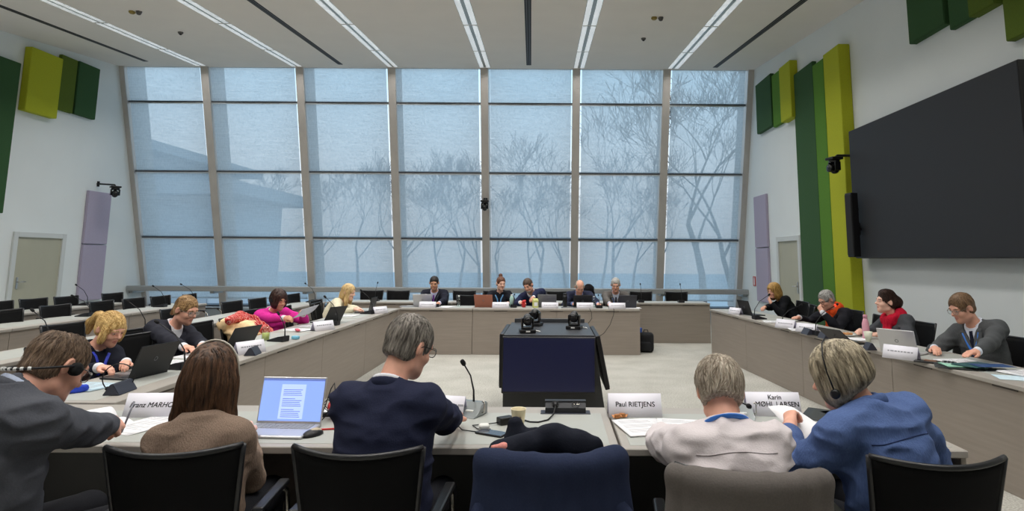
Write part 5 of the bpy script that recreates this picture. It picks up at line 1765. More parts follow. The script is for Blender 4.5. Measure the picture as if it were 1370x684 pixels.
    for a, ps in zip(arms, (poseL, poseR)):
        left, sh, el, wv = a
        fd = wv - el
        if ps in ('type', 'flat', 'rest'):
            fd = fd * np.array([1, 1, .25]); n_ = np.array([0, 0, -1.]); fd = nrm(fd) + np.array([.12 if left else -.12, 0, -.02])
        elif ps == 'chin':
            fd = nrm(nrm(fd) + .9 * nrm(Hc + Rh @ np.array([0, .06, -.07]) - wv)); n_ = nrm(Hc - wv) ; ps = 'grip'
        else:
            n_ = np.array([(1 if left else -1) * .8, .1, -.6])
        add_hand(B, wv + nrm(fd) * .012, fd, n_, left, s * (.96 if male else .86), ps)
    h = .0062 * res
    V, Q = net(B, h)
    cen = V[Q].mean(1)
    hl_ = ((cen - Hc.astype(f32)) @ Rh.astype(f32)) / s
    mi = np.zeros(len(Q), np.int32)
    x_, y_, z_ = np.abs(hl_[:, 0]), hl_[:, 1], hl_[:, 2]
    mi[((x_ / .022) ** 2 + ((z_ + .0605) / .0105) ** 2 < 1) & (y_ > .074)] = 1
    ey = ((x_ - .031) / .0125) ** 2 + ((z_ - .006) / .0062) ** 2 < 1
    mi[ey & (y_ > .07)] = 3
    mi[ey & (y_ > .07) & (np.abs(x_ - .031) < .0058)] = 2
    brow = (np.abs(z_ - .027 + (x_ - .031) ** 2 * 6) < .0042) & (x_ > .014) & (x_ < .05) & (y_ > .06)
    mi[brow] = 4
    body = np_mesh('body', V, Q, [SKIN[skin], M_lip, M_eye, M_white, hairm], root, mi)
    # trousers and shoes
    hc = .012 * max(1., res)
    T = Field(); legs(T, .006)
    T.cone(sp(0) + np.array([-.05, 0, -.0]), sp(0) + np.array([.05, 0, 0]), .125 * s, .125 * s, .05)
    field_obj('trousers', T, hc, legm or cloth('trousers_dark', (38, 39, 44)), root)
    for kn in (kneeL, kneeR):
        Fs = Field()
        Fs.cone((kn[0], kn[1] - .05, .055), (kn[0], kn[1] + .13, .040), .045 * s, .036 * s, .02); Fs.cone((kn[0], kn[1] - .02, .1), (kn[0], kn[1] - .02, .06), .046 * s, .046 * s, .02)
        Fs.plane((0, 0, .004), (0, 0, -1), .004)
        field_obj('shoe', Fs, hc, mat('shoe_black', (24, 22, 22), .35), root)
    # upper garments
    hcl = .0085 * res
    neck0, neck1 = Nb - tg(1.) * .06, Hc + Rh @ np.array([0, -.02, -.04])
    def neck_ring(r, up, n=14, tilt=.35, a0=0., a1=2 * PI, sqy=1.0):
        pts = []
        for i in range(n + 1):
            a = a0 + (a1 - a0) * i / n
            fwd_, rgt = fr_, shx
            c = Nb + tg(1.) * up
            pts.append(c + rgt * r * math.sin(a) - fwd_ * r * sqy * math.cos(a) - tg(1.) * tilt * r * (1 - math.cos(a)) * .9)
        return pts
    def garment(name, e, m_, wrist, loose, vdepth=None, half=.5, ncut=.066, noise=wr, seed=0., only_torso=False, tl=0.):
        F = Field()
        torso(F, e)
        F.cone(neck0, neck1, ncut * s, ncut * s, .012, 's')
        if vdepth is not None:
            F.vcut(sp(vdepth) - fr_ * .02, shx, tg(.75), fr_, half)
        for a in arms: arm(F, a, e * .85, wrist, loose)
        F.plane((0, 0, .47), (0, 0, -1), .02)
        F.wrinkle(noise, (9, 9, 17), True, seed + hip[0] * 3)
        return F, field_obj(name, F, hcl, m_, root)
    out = {'root': root, 'Hc': Hc, 'Rh': Rh, 's': s, 'sp': sp, 'tg': tg, 'shx': shx, 'fr': fr_, 'Nb': Nb, 'arms': arms, 'MW': MW, 'ring': neck_ring, 'res': res}
    if top == 'jacket':
        T0 = Field(); torso(T0, .018); T0.cone(neck0, neck1, .066 * s, .066 * s, .012, 's')
        Fsh, _ = garment('shirt', .004, shirtm, .90, 1., None, .5, .060, .002)
        F, _ = garment('jacket', .017, topm, .83, 1.12, .40 if vopen else None, .27, .070)
        # collar and lapels
        L = Field()
        rg = neck_ring(.070 * s, .016, 18, .38, -2.1, 2.1)
        for a, b in zip(rg[:-1], rg[1:]): L.cone(a, b, .018 * s, .018 * s, .01, side=tg(1.), sq=.55)
        for a in (rg[0], rg[-1]):
            q_ = -1 if a is rg[0] else 1
            tip = sp(.43) + fr_ * .15 * s
            a2 = Nb - tg(1.) * .045 + fr_ * .085 * s + shx * q_ * .062 * s
            pts = T0.snap([a] + [a2 * (1 - t) + tip * t + shx * q_ * .012 for t in np.linspace(0, 1, 8)], .003)
            wd = [.016, .022, .030, .034, .033, .029, .022, .014, .008]
            for i in range(8): L.cone(pts[i], pts[i + 1], wd[i] * s, wd[i + 1] * s, .01, side=shx, sq=.28)
        field_obj('collar_and_lapels', L, hcl * .8, topm, root)
        C = Field()
        rg = neck_ring(.060 * s, .036, 16, .45, -2.6, 2.6)
        for a, b in zip(rg[:-1], rg[1:]): C.cone(a, b, .011 * s, .011 * s, .01)
        field_obj('shirt_collar', C, hcl * .7, shirtm, root)
        out['chest'] = T0; out['shirt'] = Fsh
        if tiem is not None:
            bm = new_bm()
            c0 = Nb + fr_ * .070 * s - tg(1.) * .035
            c1 = sp(.40) + fr_ * .16 * s
            def tie(u, v):
                w = (.012 + .018 * v) if v > .08 else .015
                p = c0 * (1 - v) + c1 * v + shx * (u - .5) * 2 * w + fr_ * .05
                return Vector(Fsh.snap([p], .007, 3)[0])
            sheet(bm, tie, 2, 9, .008); obj('tie', bm, tiem, root)
    else:
        F, g = garment({'shirt': 'shirt', 'sweater': 'sweater', 'denim': 'denim_jacket'}[top], .011 if top != 'denim' else .016, topm, .87, 1.1, None, .5, .062, wr)
        out['chest'] = F; out['shirt'] = F; out['gf'] = F
        if top in ('shirt', 'denim'):
            C = Field()
            rg = neck_ring(.066 * s, .026, 16, .40, -2.7, 2.7)
            for a, b in zip(rg[:-1], rg[1:]): C.cone(a, b, .017 * s, .017 * s, .01, side=tg(1.), sq=.5)
            field_obj('collar', C, hcl * .8, topm, root)
        elif collar is not None:
            C = Field()
            rg = neck_ring(.062 * s, .026, 16, .40, -2.9, 2.9)
            for a, b in zip(rg[:-1], rg[1:]): C.cone(a, b, .013 * s, .013 * s, .01)
            for q in (rg[0], rg[-1]):
                C.cone(q, q + fr_ * .035 - tg(1.) * .05 + shx * (.03 if q is rg[-1] else -.03), .014, .006, .01)
            field_obj('shirt_collar', C, hcl * .7, collar, root)
        for a in arms:
            if collar is not None:
                left, sh, el, wv = a
                Cc = Field(); d = nrm(wv - el); Cc.cone(wv - d * .03, wv + d * .004, .036 * s, .034 * s, .005)
                field_obj('shirt_cuff', Cc, hcl * .8, collar, root)
    if top == 'jacket':
        for a in arms:
            left, sh, el, wv = a
            Cc = Field(); d = nrm(wv - el); Cc.cone(wv - d * .03, wv + d * .006, .035 * s, .034 * s, .005)
            field_obj('shirt_cuff', Cc, hcl * .8, shirtm, root)
    # hair
    HM = Matrix.Identity(4)
    for i in range(3):
        for j in range(3): HM[i][j] = Rh[i][j]
        HM[i][3] = Hc[i]
    out['HM'] = HM
    if hair:
        Fh = hair_field(hair, s)
        Fh.wrinkle(.0035 if hair.startswith('wavy') or hair in ('bob', 'lowbun') else .002, (60, 60, 16), True, hip[0] * 7)
        Vh, Qh = net(Fh, .0055 * max(.9, res))
        if nstr:
            lo, hi = Fh.bounds()
            if hair in ('short', 'crop', 'balding', 'thin', 'full'):
                wh = V3(.012, -.065, .115) * s
                def df(P):
                    d = P - wh; d = d / (np.linalg.norm(d, axis=1, keepdims=True) + 1e-6)
                    d = d + V3(0, 0, -.35)
                    frn = np.clip(P[:, 1:2] / (.06 * s), 0, 1) * np.clip((P[:, 2:3] - .03 * s) / (.04 * s), 0, 1)
                    return d + frn * V3(.9, .1, .2)
            elif hair in ('ponytail', 'tied', 'lowbun', 'bun'):
                tgt = {'ponytail': V3(0, -.11, .035), 'tied': V3(0, -.11, -.02), 'lowbun': V3(0, -.12, .0), 'bun': V3(0, -.05, .125)}[hair] * s
                def df(P):
                    d = tgt - P; L = np.linalg.norm(d, axis=1, keepdims=True)
                    dn = V3(0, -.25, -1) + 0 * P
                    return np.where(P[:, 1:2] < -.108 * s, dn, d / (L + 1e-6))
            else:
                def df(P):
                    d = np.stack([np.sign(P[:, 0]) * .75 * np.clip((P[:, 2] - .05 * s) / (.06 * s), 0, 1), -.25 * np.clip((P[:, 2]) / (.1 * s), -.2, 1), np.full(len(P), -1.)], 1).astype(f32)
                    return d
            Vs, Qs = strands(Fh, nstr, strl, df, strr, .003 + .012 * wild, int(abs(hip[0] * 100)) + 3, (lo, hi), wild=wild)
            Qh = np.concatenate([Qh, Qs + len(Vh)]); Vh = np.concatenate([Vh, Vs])
        np_mesh('hair', Vh, Qh, hairm, root, Mx=HM)
    return out

# ---- accessories, as children of their wearer
M_gl = mat('glasses_frame', (26, 26, 30), .3, .3)
M_glm = mat('glasses_metal', (150, 146, 140), .25, .9)
M_lensm = glass_mat('spectacle_lens', (.93, .95, .96), .1)
def glasses(p, m=None, w=.027, hh=.019, y=.104, z=.003, thick=.0018):
    bm = new_bm(); bl = new_bm()
    for q in (-1, 1):
        c = Vector((q * .033, y, z))
        pts = []
        for k in range(15):
            a = 2 * PI * k / 14
            ca, sa = math.cos(a), math.sin(a)
            pts.append(c + Vector((w * math.copysign(abs(ca) ** .75, ca), -.006 * (q * ca) * 1. if q * ca > 0 else 0, hh * math.copysign(abs(sa) ** .8, sa))))
        tube(bm, pts, thick, 6, cap=False)
        bl.faces.new([bl.verts.new(v) for v in pts[:-1]])
        tube(bm, [(q * (.033 + w), y - .006, z + .006), (q * .078, y - .035, z + .008), (q * .083, .005, z + .006), (q * .082, -.025, z - .012)], thick, 6)
    tube(bm, [(-.007, y, z + .003), (0, y + .004, z + .006), (.007, y, z + .003)], thick, 6)
    g = obj('glasses', bm, m or M_gl, p['root']); g.matrix_local = p['HM'] @ Matrix.Scale(p['s'], 4)
    l = obj('lenses', bl, M_lensm, g)

def lanyard(p, m, w=.011, tail=.30, badge=True):
    """Flat ribbon round the neck that meets on the chest."""
    F = p['chest']; sh = p['shirt']
    bm = new_bm()
    rg = p['ring'](.074 * p['s'], .004, 10, .35, -1.9, 1.9)
    end = p['sp'](.48) + p['fr'] * .16
    for q, a0 in ((0, rg[0]), (1, rg[-1])):
        line = [a0 * (1 - t) + end * t + p['fr'] * .03 for t in np.linspace(.08, 1, 9)]
        pts = [Vector(v) for v in F.snap(line, .006)]
        pr = [Vector(a0)] + pts
        tube(bm, pr, w, 8, flat=.25)
    tube(bm, [Vector(v) + Vector(p['tg'](1.)) * .006 for v in p['ring'](.075 * p['s'], .012, 14, .30, -1.95, 1.95)], w * 1.1, 8, flat=.3)
    o = obj('lanyard', bm, m, p['root'])
    return o

def head_child(p, name, bm, m, parent=None):
    o = obj(name, bm, m, parent or p['root'])
    if parent is None: o.matrix_local = p['HM'] @ Matrix.Scale(p['s'], 4)
    return o
def arc(c, r, a0, a1, n, plane='xz', sq=1.):
    out_ = []
    for i in range(n + 1):
        a = a0 + (a1 - a0) * i / n
        u, v = r * math.cos(a), r * sq * math.sin(a)
        out_.append((c[0] + u, c[1], c[2] + v) if plane == 'xz' else (c[0] + u, c[1] + v, c[2]))
    return out_
def headphones(p, m, band='top', pad=.034, r=.098, w=.006, off=(0, -.01, .0), py=0.):
    bm = new_bm()
    if band == 'top':
        tube(bm, arc((0, off[1], off[2]), r, -.05, PI + .05, 18, 'xz', 1.30), w, 8)
    else:
        tube(bm, [(r * math.cos(a), -.01 + 1.34 * r * math.sin(a), -.004 + .075 * math.sin(a)) for a in [.05 - (PI + .1) * k / 18 for k in range(19)]], w, 8)
    hb = head_child(p, 'headset', bm, m)
    for q in (-1, 1):
        bm = new_bm(); lathe(bm, [(.012, -.012), (pad, -.010), (pad * 1.02, .006), (pad * .8, .014), (pad * .3, .016)], n=18, M=Matrix.Translation((q * .088, py, -.004)) @ Matrix.Rotation(R(90 * q), 4, 'Y')); c = obj('ear_pad', bm, M_foam, hb)
    return hb

def scarf(p, m, name='scarf', r=.080, t=.030, tails=((-.05, .34), (.04, .26)), res=None, up=.045):
    F = Field(); s = p['s']
    for k, (rr, u) in enumerate(((r, up), (r * 1.06, up - .032))):
        rg = p['ring'](rr * s, u, 14, .30)
        for i, (a, b) in enumerate(zip(rg[:-1], rg[1:])): F.cone(a, b, t * (1 + .15 * math.sin(i * 1.7 + k)), t * (1 + .15 * math.sin((i + 1) * 1.7 + k)), .02)
    for dx, L in tails:
        a = p['Nb'] + p['fr'] * (r + .02) * s + p['shx'] * dx * .4 - p['tg'](1.) * .05
        n = 5
        pts = p['chest'].snap([a + p['shx'] * dx * q - p['tg'](.7) * L * q + p['fr'] * .05 for q in np.linspace(0, 1, n)], .018)
        for i in range(n - 1): F.cone(pts[i], pts[i + 1], .040 + .012 * i / n, .042 + .012 * (i + 1) / n, .02, side=p['shx'], sq=.45)
    F.wrinkle(.006, (26, 26, 14), True, 2.)
    return field_obj(name, F, .0075 * p['res'], m, p['root'])

def seam(p, t, w=.17, m=None, dip=.012, name='yoke_seam'):
    """Stitched seam across the upper back at spine fraction t."""
    F = p['chest']
    c = p['sp'](t) - p['fr'] * .16
    line = [c + p['shx'] * x * w + p['tg'](t) * (-dip * (x * x)) for x in np.linspace(-1, 1, 15)]
    F = p['gf']
    pts = F.snap(line, .0, 6)
    for _ in range(4): pts = pts - F.grad(pts) * (F.eval(pts, True) - .0005)[:, None]
    bm = new_bm(); tube(bm, [Vector(v) for v in pts], .0026, 5)
    obj(name, bm, m, p['root'])
H_salt = hair_mat('hair_salt_pepper', (82, 76, 70), (176, 168, 158))
H_brown = hair_mat('hair_brown', (42, 29, 21), (112, 80, 58), (80, 80, 7))
H_bald = hair_mat('hair_brown_grey', (84, 66, 52), (150, 126, 104))
H_grey = hair_mat('hair_light_grey', (134, 118, 100), (212, 200, 182))
H_ash = hair_mat('hair_ash_blonde', (92, 80, 62), (218, 204, 176), (60, 60, 7))
H_blonde = hair_mat('hair_blonde', (176, 132, 70), (238, 206, 140))
H_dblond = hair_mat('hair_dark_blonde', (112, 82, 50), (192, 156, 108))
H_pale = hair_mat('hair_pale_blonde', (200, 160, 100), (244, 220, 168))
H_black = hair_mat('hair_black', (22, 18, 16), (52, 42, 36))
H_dark = hair_mat('hair_dark_brown', (34, 22, 18), (78, 52, 42))
H_silver = hair_mat('hair_silver', (128, 124, 118), (206, 204, 200))
M_ws = cloth('white_shirt', (224, 224, 230), .03)
M_blue_l = mat('lanyard_blue', (50, 122, 216), .5)
M_roy = mat('lanyard_royal', (48, 66, 200), .5)
M_sky = mat('lanyard_sky', (90, 150, 200), .5)

P1 = person('P1', 'balding man in a grey suit with a headset, writing at the left edge', (-2.0, 2.28), -22, (-1.895, 2.42, 1.165), 0, 34, -4, True, 1.04, .10, 0, 0,
            handL=(-2.30, 3.02, .80), handR=(-1.925, 2.86, .835), hr=(.75, -.1, -1), poseL='flat', poseR='pinch', hint=1.2, skin='pink', hair='balding', hairm=H_bald, top='jacket', topm=cloth('charcoal_suit', (78, 80, 87)), shirtm=cloth('blue_shirt', (190, 200, 222), .03), vopen=True, res=.9, nstr=1500, strl=.05, strr=.0011, wr=.011, fat=1.18, sw=.188, neck=-.01, wild=.32)
glasses(P1, M_glm)
hb = headphones(P1, M_blk, band='nape', r=.100, w=.004, pad=.023, py=.016)
bm = new_bm()
for k in range(9):
    a = -.9 - k * .17
    tube(bm, [((.1005) * math.cos(a + q), -.01 + 1.34 * .1005 * math.sin(a + q), -.004 + .075 * math.sin(a + q)) for q in (0, .08)], .0062, 6)
head_child(P1, 'band_marks', bm, M_slabel, hb)
P2 = person('P2', 'woman with shoulder length brown hair in a brown sweater, seen from behind', (-1.36, 2.52), 4, (-1.405, 2.62, 1.10), 4, 8, 0, False, .97, .03,
            handL=(-1.48, 2.92, .80), handR=(-1.37, 2.90, .80), hl=(-.35, -.3, -1), hr=(.35, -.3, -1), hair='bob', hairm=H_brown, top='sweater', topm=cloth('brown_sweater', (138, 118, 103), .2, (260, 260, 60), bump=.4), collar=None, res=.9, nstr=3200, strl=.17, strr=.0012, wr=.007, sw=.138, hint=.35, shl=.79)
seam_m = cloth('seam_shade', (186, 178, 180))
hb = headphones(P2, mat('band_grey', (176, 170, 158), .4), r=.110, pad=.028, w=.0045)
P3 = person('P3', 'man in a navy suit with glasses turned to the right, seen from behind', (-.66, 2.53), -6, (-.60, 2.66, 1.215), -32, 22, 2, True, 1.0, .05, -4, 0,
            handL=(-.68, 3.02, .80), handR=(-.46, 3.12, .80), hl=(-.45, -.3, -1), hr=(.55, .1, -1), poseL='flat', poseR='flat', skin='pink', hair='short', hairm=H_salt, top='jacket', topm=cloth('navy_suit', (36, 40, 62)), shirtm=M_ws, res=.9, nstr=1700, strl=.045, strr=.0012, wr=.009, fat=1.05, sw=.160)
glasses(P3, M_gl)
P4 = person('P4', 'grey haired man in a white shirt with a blue lanyard, seen from behind', (.67, 2.34), -2, (.665, 2.52, 1.065), -3, 28, 0, True, 1.0, .06,
            handL=(.50, 2.92, .80), handR=(.86, 2.92, .80), hl=(-1.2, -.5, -.5), hr=(1.2, -.5, -.4), poseL='flat', poseR='flat', skin='pink', hair='full', hairm=H_grey, top='shirt', topm=cloth('pale_shirt', (214, 205, 206), .03, rough=.8), res=.9, nstr=1900, strl=.05, strr=.0013, wr=.015, sw=.160, fat=1.05, neck=.035, wild=.28)
bm = new_bm(); tube(bm, [Vector(v) for v in P4['ring'](.080, .044, 16, .34, -2.2, 2.2)], .012, 8, flat=.35); obj('lanyard', bm, M_blue_l, P4['root'])
P5 = person('P5', 'woman with ash blonde hair in a blue denim jacket holding up a paper', (1.32, 2.47), 16, (1.17, 2.57, 1.12), 34, 20, -4, False, 1.03, .06, 6, 0,
            handL=(1.045, 2.80, .855), handR=(1.40, 2.86, .80), hl=(-.7, -.2, -.9), poseL='pinch', poseR='flat', skin='pink', hair='wavybob', hairm=H_ash, top='denim', topm=cloth('denim', (84, 105, 152), .10, (150, 150, 50), bump=.25), res=.9, nstr=1900, strl=.075, strr=.0013, wr=.012, fat=1.08, sw=.172, wild=.2, neck=.01)
seam(P4, .80, .165, seam_m)
seam(P5, .74, .17, cloth('denim_seam', (44, 58, 96)))
bm = new_bm(); lathe(bm, [(.010, -.012), (.018, -.008), (.018, .006), (.010, .012)], n=14, M=Matrix.Translation((-.100, .012, -.045)) @ Matrix.Rotation(R(90), 4, 'Y')); tube(bm, [(-.105, .01, -.035), (-.112, .006, .04), (-.098, 0, .1), (-.05, 0, .138), (0, 0, .147)], .003, 6); head_child(P5, 'headset', bm, M_blk)
P6 = person('P6', 'blonde woman with a ponytail in a navy sweater with a blue lanyard, typing', (-3.56, 4.82), -116, (-3.42, 4.86, 1.025), 12, 26, 0, False, 1.02, .05,
            handL=(-3.14, 4.66, .805), handR=(-3.18, 4.44, .805), hl=(-.5, -.5, -1), hr=(.5, -.5, -1), shl=.83, skin='pink', hair='ponytail', hairm=H_blonde, top='sweater', topm=cloth('navy_knit', (26, 28, 40), .1), collar=M_ws, res=1., nstr=1100, strl=.10, strr=.0016)
lanyard(P6, M_roy, .011)
P7 = person('P7', 'woman in a dark suit with glasses and tied back hair, reading on the left', (-3.62, 5.80), -118, (-3.42, 5.84, 1.09), 14, 22, 0, False, 1.04, .05,
            handL=(-3.12, 5.62, .80), handR=(-3.10, 5.36, .80), skin='pink', hair='tied', hairm=H_dblond, top='jacket', topm=cloth('dark_suit', (42, 43, 52)), shirtm=M_ws, res=1., nstr=700, strl=.09, strr=.0013)
glasses(P7, M_glm, hh=.022, w=.029)
P8 = person('P8', 'woman in a bright pink sweater with headphones, reading a paper', (-3.56, 7.96), -128, (-3.44, 7.84, 1.05), 4, 18, 3, False, 1.0, .07,
            handL=(-3.10, 7.78, .88), handR=(-3.18, 7.46, .86), poseL='grip', poseR='grip', skin='tan', hair='wavybob', hairm=H_dark, top='sweater', topm=cloth('pink_sweater', (214, 46, 148), .12, (90, 90, 90)), collar=M_ws, res=1.1, nstr=500, strl=.06, strr=.0018)
headphones(P8, M_blk)
P9 = person('P9', 'woman with long pale hair in a cream sweater, typing', (-3.48, 9.76), -92, (-3.22, 9.84, 1.04), -4, 14, 0, False, 1.0, .06,
            handL=(-2.98, 9.58, .805), handR=(-2.98, 9.42, .805), hair='long', hairm=H_pale, top='sweater', topm=cloth('cream_sweater', (222, 214, 188), .1, (60, 60, 60), bump=.3), res=1.2, nstr=500, strl=.2, strr=.0018)
P10 = person('P10', 'man in a dark suit and purple tie, leftmost at the far panel', (-2.16, 11.48), 180, (-2.155, 11.32, 1.13), 6, 18, 0, True, 1.0, .05,
             handL=(-1.98, 10.92, .80), handR=(-2.28, 10.95, .80), skin='tan', hair='crop', hairm=H_black, top='jacket', topm=cloth('black_suit', (32, 34, 46)), shirtm=cloth('lilac_shirt', (196, 198, 226), .03), tiem=cloth('purple_tie', (112, 56, 140)), res=1.35)
P11 = person('P11', 'woman with a bun in a black top with a light blue lanyard', (-.96, 11.48), 180, (-.94, 11.34, 1.13), 26, 12, 0, False, 1.0, .05,
             handL=(-.78, 10.98, .80), handR=(-1.08, 10.98, .80), skin='fair', hair='bun', hairm=hair_mat('hair_auburn', (74, 44, 32), (126, 82, 60)), top='sweater', topm=cloth('black_top', (28, 30, 38)), res=1.35)
lanyard(P11, M_sky, .011)
P12 = person('P12', 'bearded man in a navy suit leaning over to a carton', (-.34, 11.50), 176, (-.44, 11.22, 1.10), -14, 26, 14, True, 1.0, .08, 16, -10,
             handL=(-.33, 10.86, .91), handR=(-.56, 10.92, .82), hl=(.6, -.6, .9), poseL='grip', poseR='rest', skin='pink', hair='short', hairm=hair_mat('hair_dark_brown_short', (56, 44, 38), (104, 84, 70)), top='jacket', topm=cloth('navy_suit_far', (34, 38, 66)), shirtm=M_ws, res=1.35)
bm_F = Field(); bm_F.ell((0, .066, -.085), (.042, .040, .034), .02); bm_F.ell((0, .105, -.052), (.026, .02, .012), .01, 's')
field_obj('beard', bm_F, .007, H_salt, P12['root'], Mx=P12['HM'])
P13 = person('P13', 'bald man in a navy suit bent over his black laptop', (.50, 11.46), 180, (.49, 11.16, 1.08), 4, 36, 0, True, 1.0, .10,
             handL=(.80, 10.78, .80), handR=(.36, 10.92, .80), skin='pink', hair='thin', hairm=H_grey, top='jacket', topm=cloth('navy_suit_bald', (38, 42, 62)), shirtm=cloth('blue_shirt_far', (120, 140, 190), .03), tiem=cloth('blue_tie', (40, 52, 100)), res=1.35)
P14 = person('P14', 'grey haired man in a grey jacket, rightmost at the far panel', (1.16, 11.50), 180, (1.15, 11.32, 1.115), -6, 20, 0, True, 1.0, .06,
             handL=(1.34, 10.95, .80), handR=(1.0, 10.86, .80), skin='pink', hair='short', hairm=H_silver, top='jacket', topm=cloth('grey_jacket', (98, 94, 90)), shirtm=cloth('pale_blue_shirt', (204, 212, 232), .03), tiem=cloth('dark_knit', (34, 36, 46)), res=1.35)
lanyard(P14, M_blue_l, .012)
P15 = person('P15', 'woman with wavy blonde hair in black, hand at her face', (3.95, 10.30), 104, (3.70, 10.40, 1.075), 12, 16, 0, False, 1.0, .07,
             handL=(3.58, 10.22, .885), handR=(3.22, 9.90, .805), hl=(-.3, .5, -.9), poseL='chin', poseR='type', skin='pink', hair='wavylong', hairm=H_dblond if False else hair_mat('hair_golden', (150, 108, 58), (226, 184, 112)), top='sweater', topm=cloth('black_knit', (22, 23, 28)), res=1.25, nstr=600, strl=.13, strr=.0020, wild=.25)
P16 = person('P16', 'grey haired man with an orange scarf resting his chin on his hand', (3.88, 8.46), 108, (3.70, 8.42, 1.055), -4, 26, 0, True, 1.0, .08,
             handL=(3.55, 8.20, .90), handR=(3.40, 8.62, .80), hl=(-.4, .4, -.9), poseL='chin', poseR='flat', skin='pink', hair='short', hairm=H_silver, top='jacket', topm=cloth('black_coat', (34, 34, 40)), shirtm=M_ws, res=1.2, nstr=500, strl=.05, strr=.0016)
glasses(P16, M_gl)
scarf(P16, cloth('orange_scarf', (228, 84, 34), .12, (60, 60, 60)), tails=((-.02, .30), (.05, .24)))
P17 = person('P17', 'woman with dark pinned up hair and a crimson scarf looking towards the far panel', (3.86, 6.88), 108, (3.71, 6.93, 1.13), -22, -2, 0, False, 1.0, .05,
             handL=(3.50, 6.70, .80), handR=(3.46, 7.05, .80), poseL='rest', poseR='rest', skin='fair', hair='lowbun', hairm=H_dark, top='sweater', topm=cloth('grey_cardigan', (74, 76, 80), .15), res=1.15, nstr=700, strl=.08, strr=.0018, wild=.3)
scarf(P17, cloth('crimson_scarf', (196, 26, 54), .15, (60, 60, 60)), r=.086, t=.040, tails=((-.03, .32), (.05, .30)))
P18 = person('P18', 'man in a grey suit with glasses and a blue lanyard at the silver laptop', (3.92, 5.66), 112, (3.75, 5.72, 1.16), -14, 24, 0, True, 1.03, .05, 4, 0,
             handL=(3.42, 5.14, .805), handR=(3.46, 5.70, .80), hl=(-.9, -.2, -.5), poseL='flat', poseR='rest', skin='pink', hair='short', hairm=hair_mat('hair_brown_short', (88, 64, 44), (146, 116, 86)), top='jacket', topm=cloth('grey_suit', (84, 86, 88), .2, (300, 300, 60)), shirtm=cloth('white_blue_shirt', (224, 230, 242), .03), tiem=cloth('navy_knit_tie', (28, 30, 48)), res=1., nstr=900, strl=.04, strr=.0012)
glasses(P18, M_glm)
lanyard(P18, M_blue_l, .016)
# ------------------------------------------------------------------ garments left on chairs, things held in hands
def jacket_on_chair(label, seat, m, top_w, bot_w, sag, seed, zt=.905, slv=.5, col=True, rim=0.):
    """Jacket hung over a chair back, in the chair's own frame."""
    r = thing('jacket', label, 'jacket', SEATS[seat].location, SEATS[seat].rotation_euler[2])
    F = Field()
    n = 8
    pts = []
    for i in range(n + 1):
        s_ = -1 + 2 * i / n
        pts.append(np.array([s_ * top_w, -.295 - .060 * (1 - s_ * s_), zt + .004 * s_ * s_ - rim * (1 - s_ * s_)]))
    for a, b in zip(pts[:-1], pts[1:]): F.cone(a, b, .026, .026, .02)
    for i in range(n + 1):
        s_ = -1 + 2 * i / n
        b = np.array([s_ * bot_w, -.27 - .075 * (1 - s_ * s_) - .02, .40])
        F.cone(pts[i], b, .026, .030, .05)
        F.cone(pts[i], np.array([s_ * top_w * 1.02, -.20 - .06 * (1 - s_ * s_), .62]), .022, .022, .03)
    F.wrinkle(.009 if slv > .3 else .004, (9, 9, 3.5), True, seed)
    field_obj('body', F, .0085, m, r)
    for q in (-1, 1):
        S_ = Field()
        yo = 0 if slv > .3 else .16; xo = 0 if slv > .3 else -.05 * q
        a = np.array([q * (top_w - .01) + xo, -.30 + yo, zt - .085]); b = np.array([q * (top_w + slv * .07) + xo, -.325 + yo, zt - .22]); c = np.array([q * (bot_w + .03) + xo * 2, -.30 + yo, zt - .46])
        S_.cone(a, b, .020, .044, .03); S_.cone(b, c, .050, .042, .03)
        S_.wrinkle(.007, (18, 18, 10), True, seed + 4 + q)
        field_obj('sleeve', S_, .0085, m, r)
    if col:
        C = Field()
        for a, b in zip(pts[2:-3], pts[3:-2]): C.cone(a + np.array([0, -.012, .004]), b + np.array([0, -.012, .004]), .024, .024, .02)
        C.wrinkle(.004, (20, 20, 10), True, seed)
        field_obj('collar', C, .008, m, r)
    return r
jacket_on_chair('navy jacket hung over the chair in the middle of the near row', 'N', cloth('navy_jacket', (38, 46, 70)), .225, .30, 0, 3., zt=.885)
jacket_on_chair('grey jacket hung over the chair of the white shirted man', 'P4', cloth('taupe_jacket', (104, 98, 94)), .228, .275, 0, 8., zt=.88, slv=.2, col=False, rim=.004)
r = thing('hooded_coat', 'black hooded coat bunched on the chair seat before the navy jacket', 'coat', SEATS['N'].location, SEATS['N'].rotation_euler[2])
F = Field()
F.cone((-.11, .02, .62), (-.125, .06, .92), .12, .030, .05); F.cone((-.10, .02, .70), (-.03, .03, .86), .07, .05, .05)
F.wrinkle(.008, (14, 14, 8), True, 2.); M_bc = cloth('black_coat_cloth', (26, 29, 40)); field_obj('hood', F, .009, M_bc, r)
F = Field()
F.cone((-.17, -.10, .86), (.02, -.12, .905), .045, .05, .04); F.cone((.02, -.12, .905), (.17, -.12, .885), .05, .04, .04)
F.cone((-.1, -.05, .50), (.1, -.05, .50), .12, .12, .05); F.cone((-.1, -.08, .62), (.12, -.08, .84), .09, .06, .06)
F.wrinkle(.009, (12, 12, 9), True, 6.); field_obj('body', F, .009, M_bc, r)
F = Field(); F.cone((-.205, -.12, .885), (-.165, -.13, .89), .010, .012, .02); F.cone((-.165, -.13, .89), (-.13, -.12, .885), .012, .008, .02); field_obj('pink_lining', F, .006, cloth('salmon_lining', (226, 150, 140)), r)
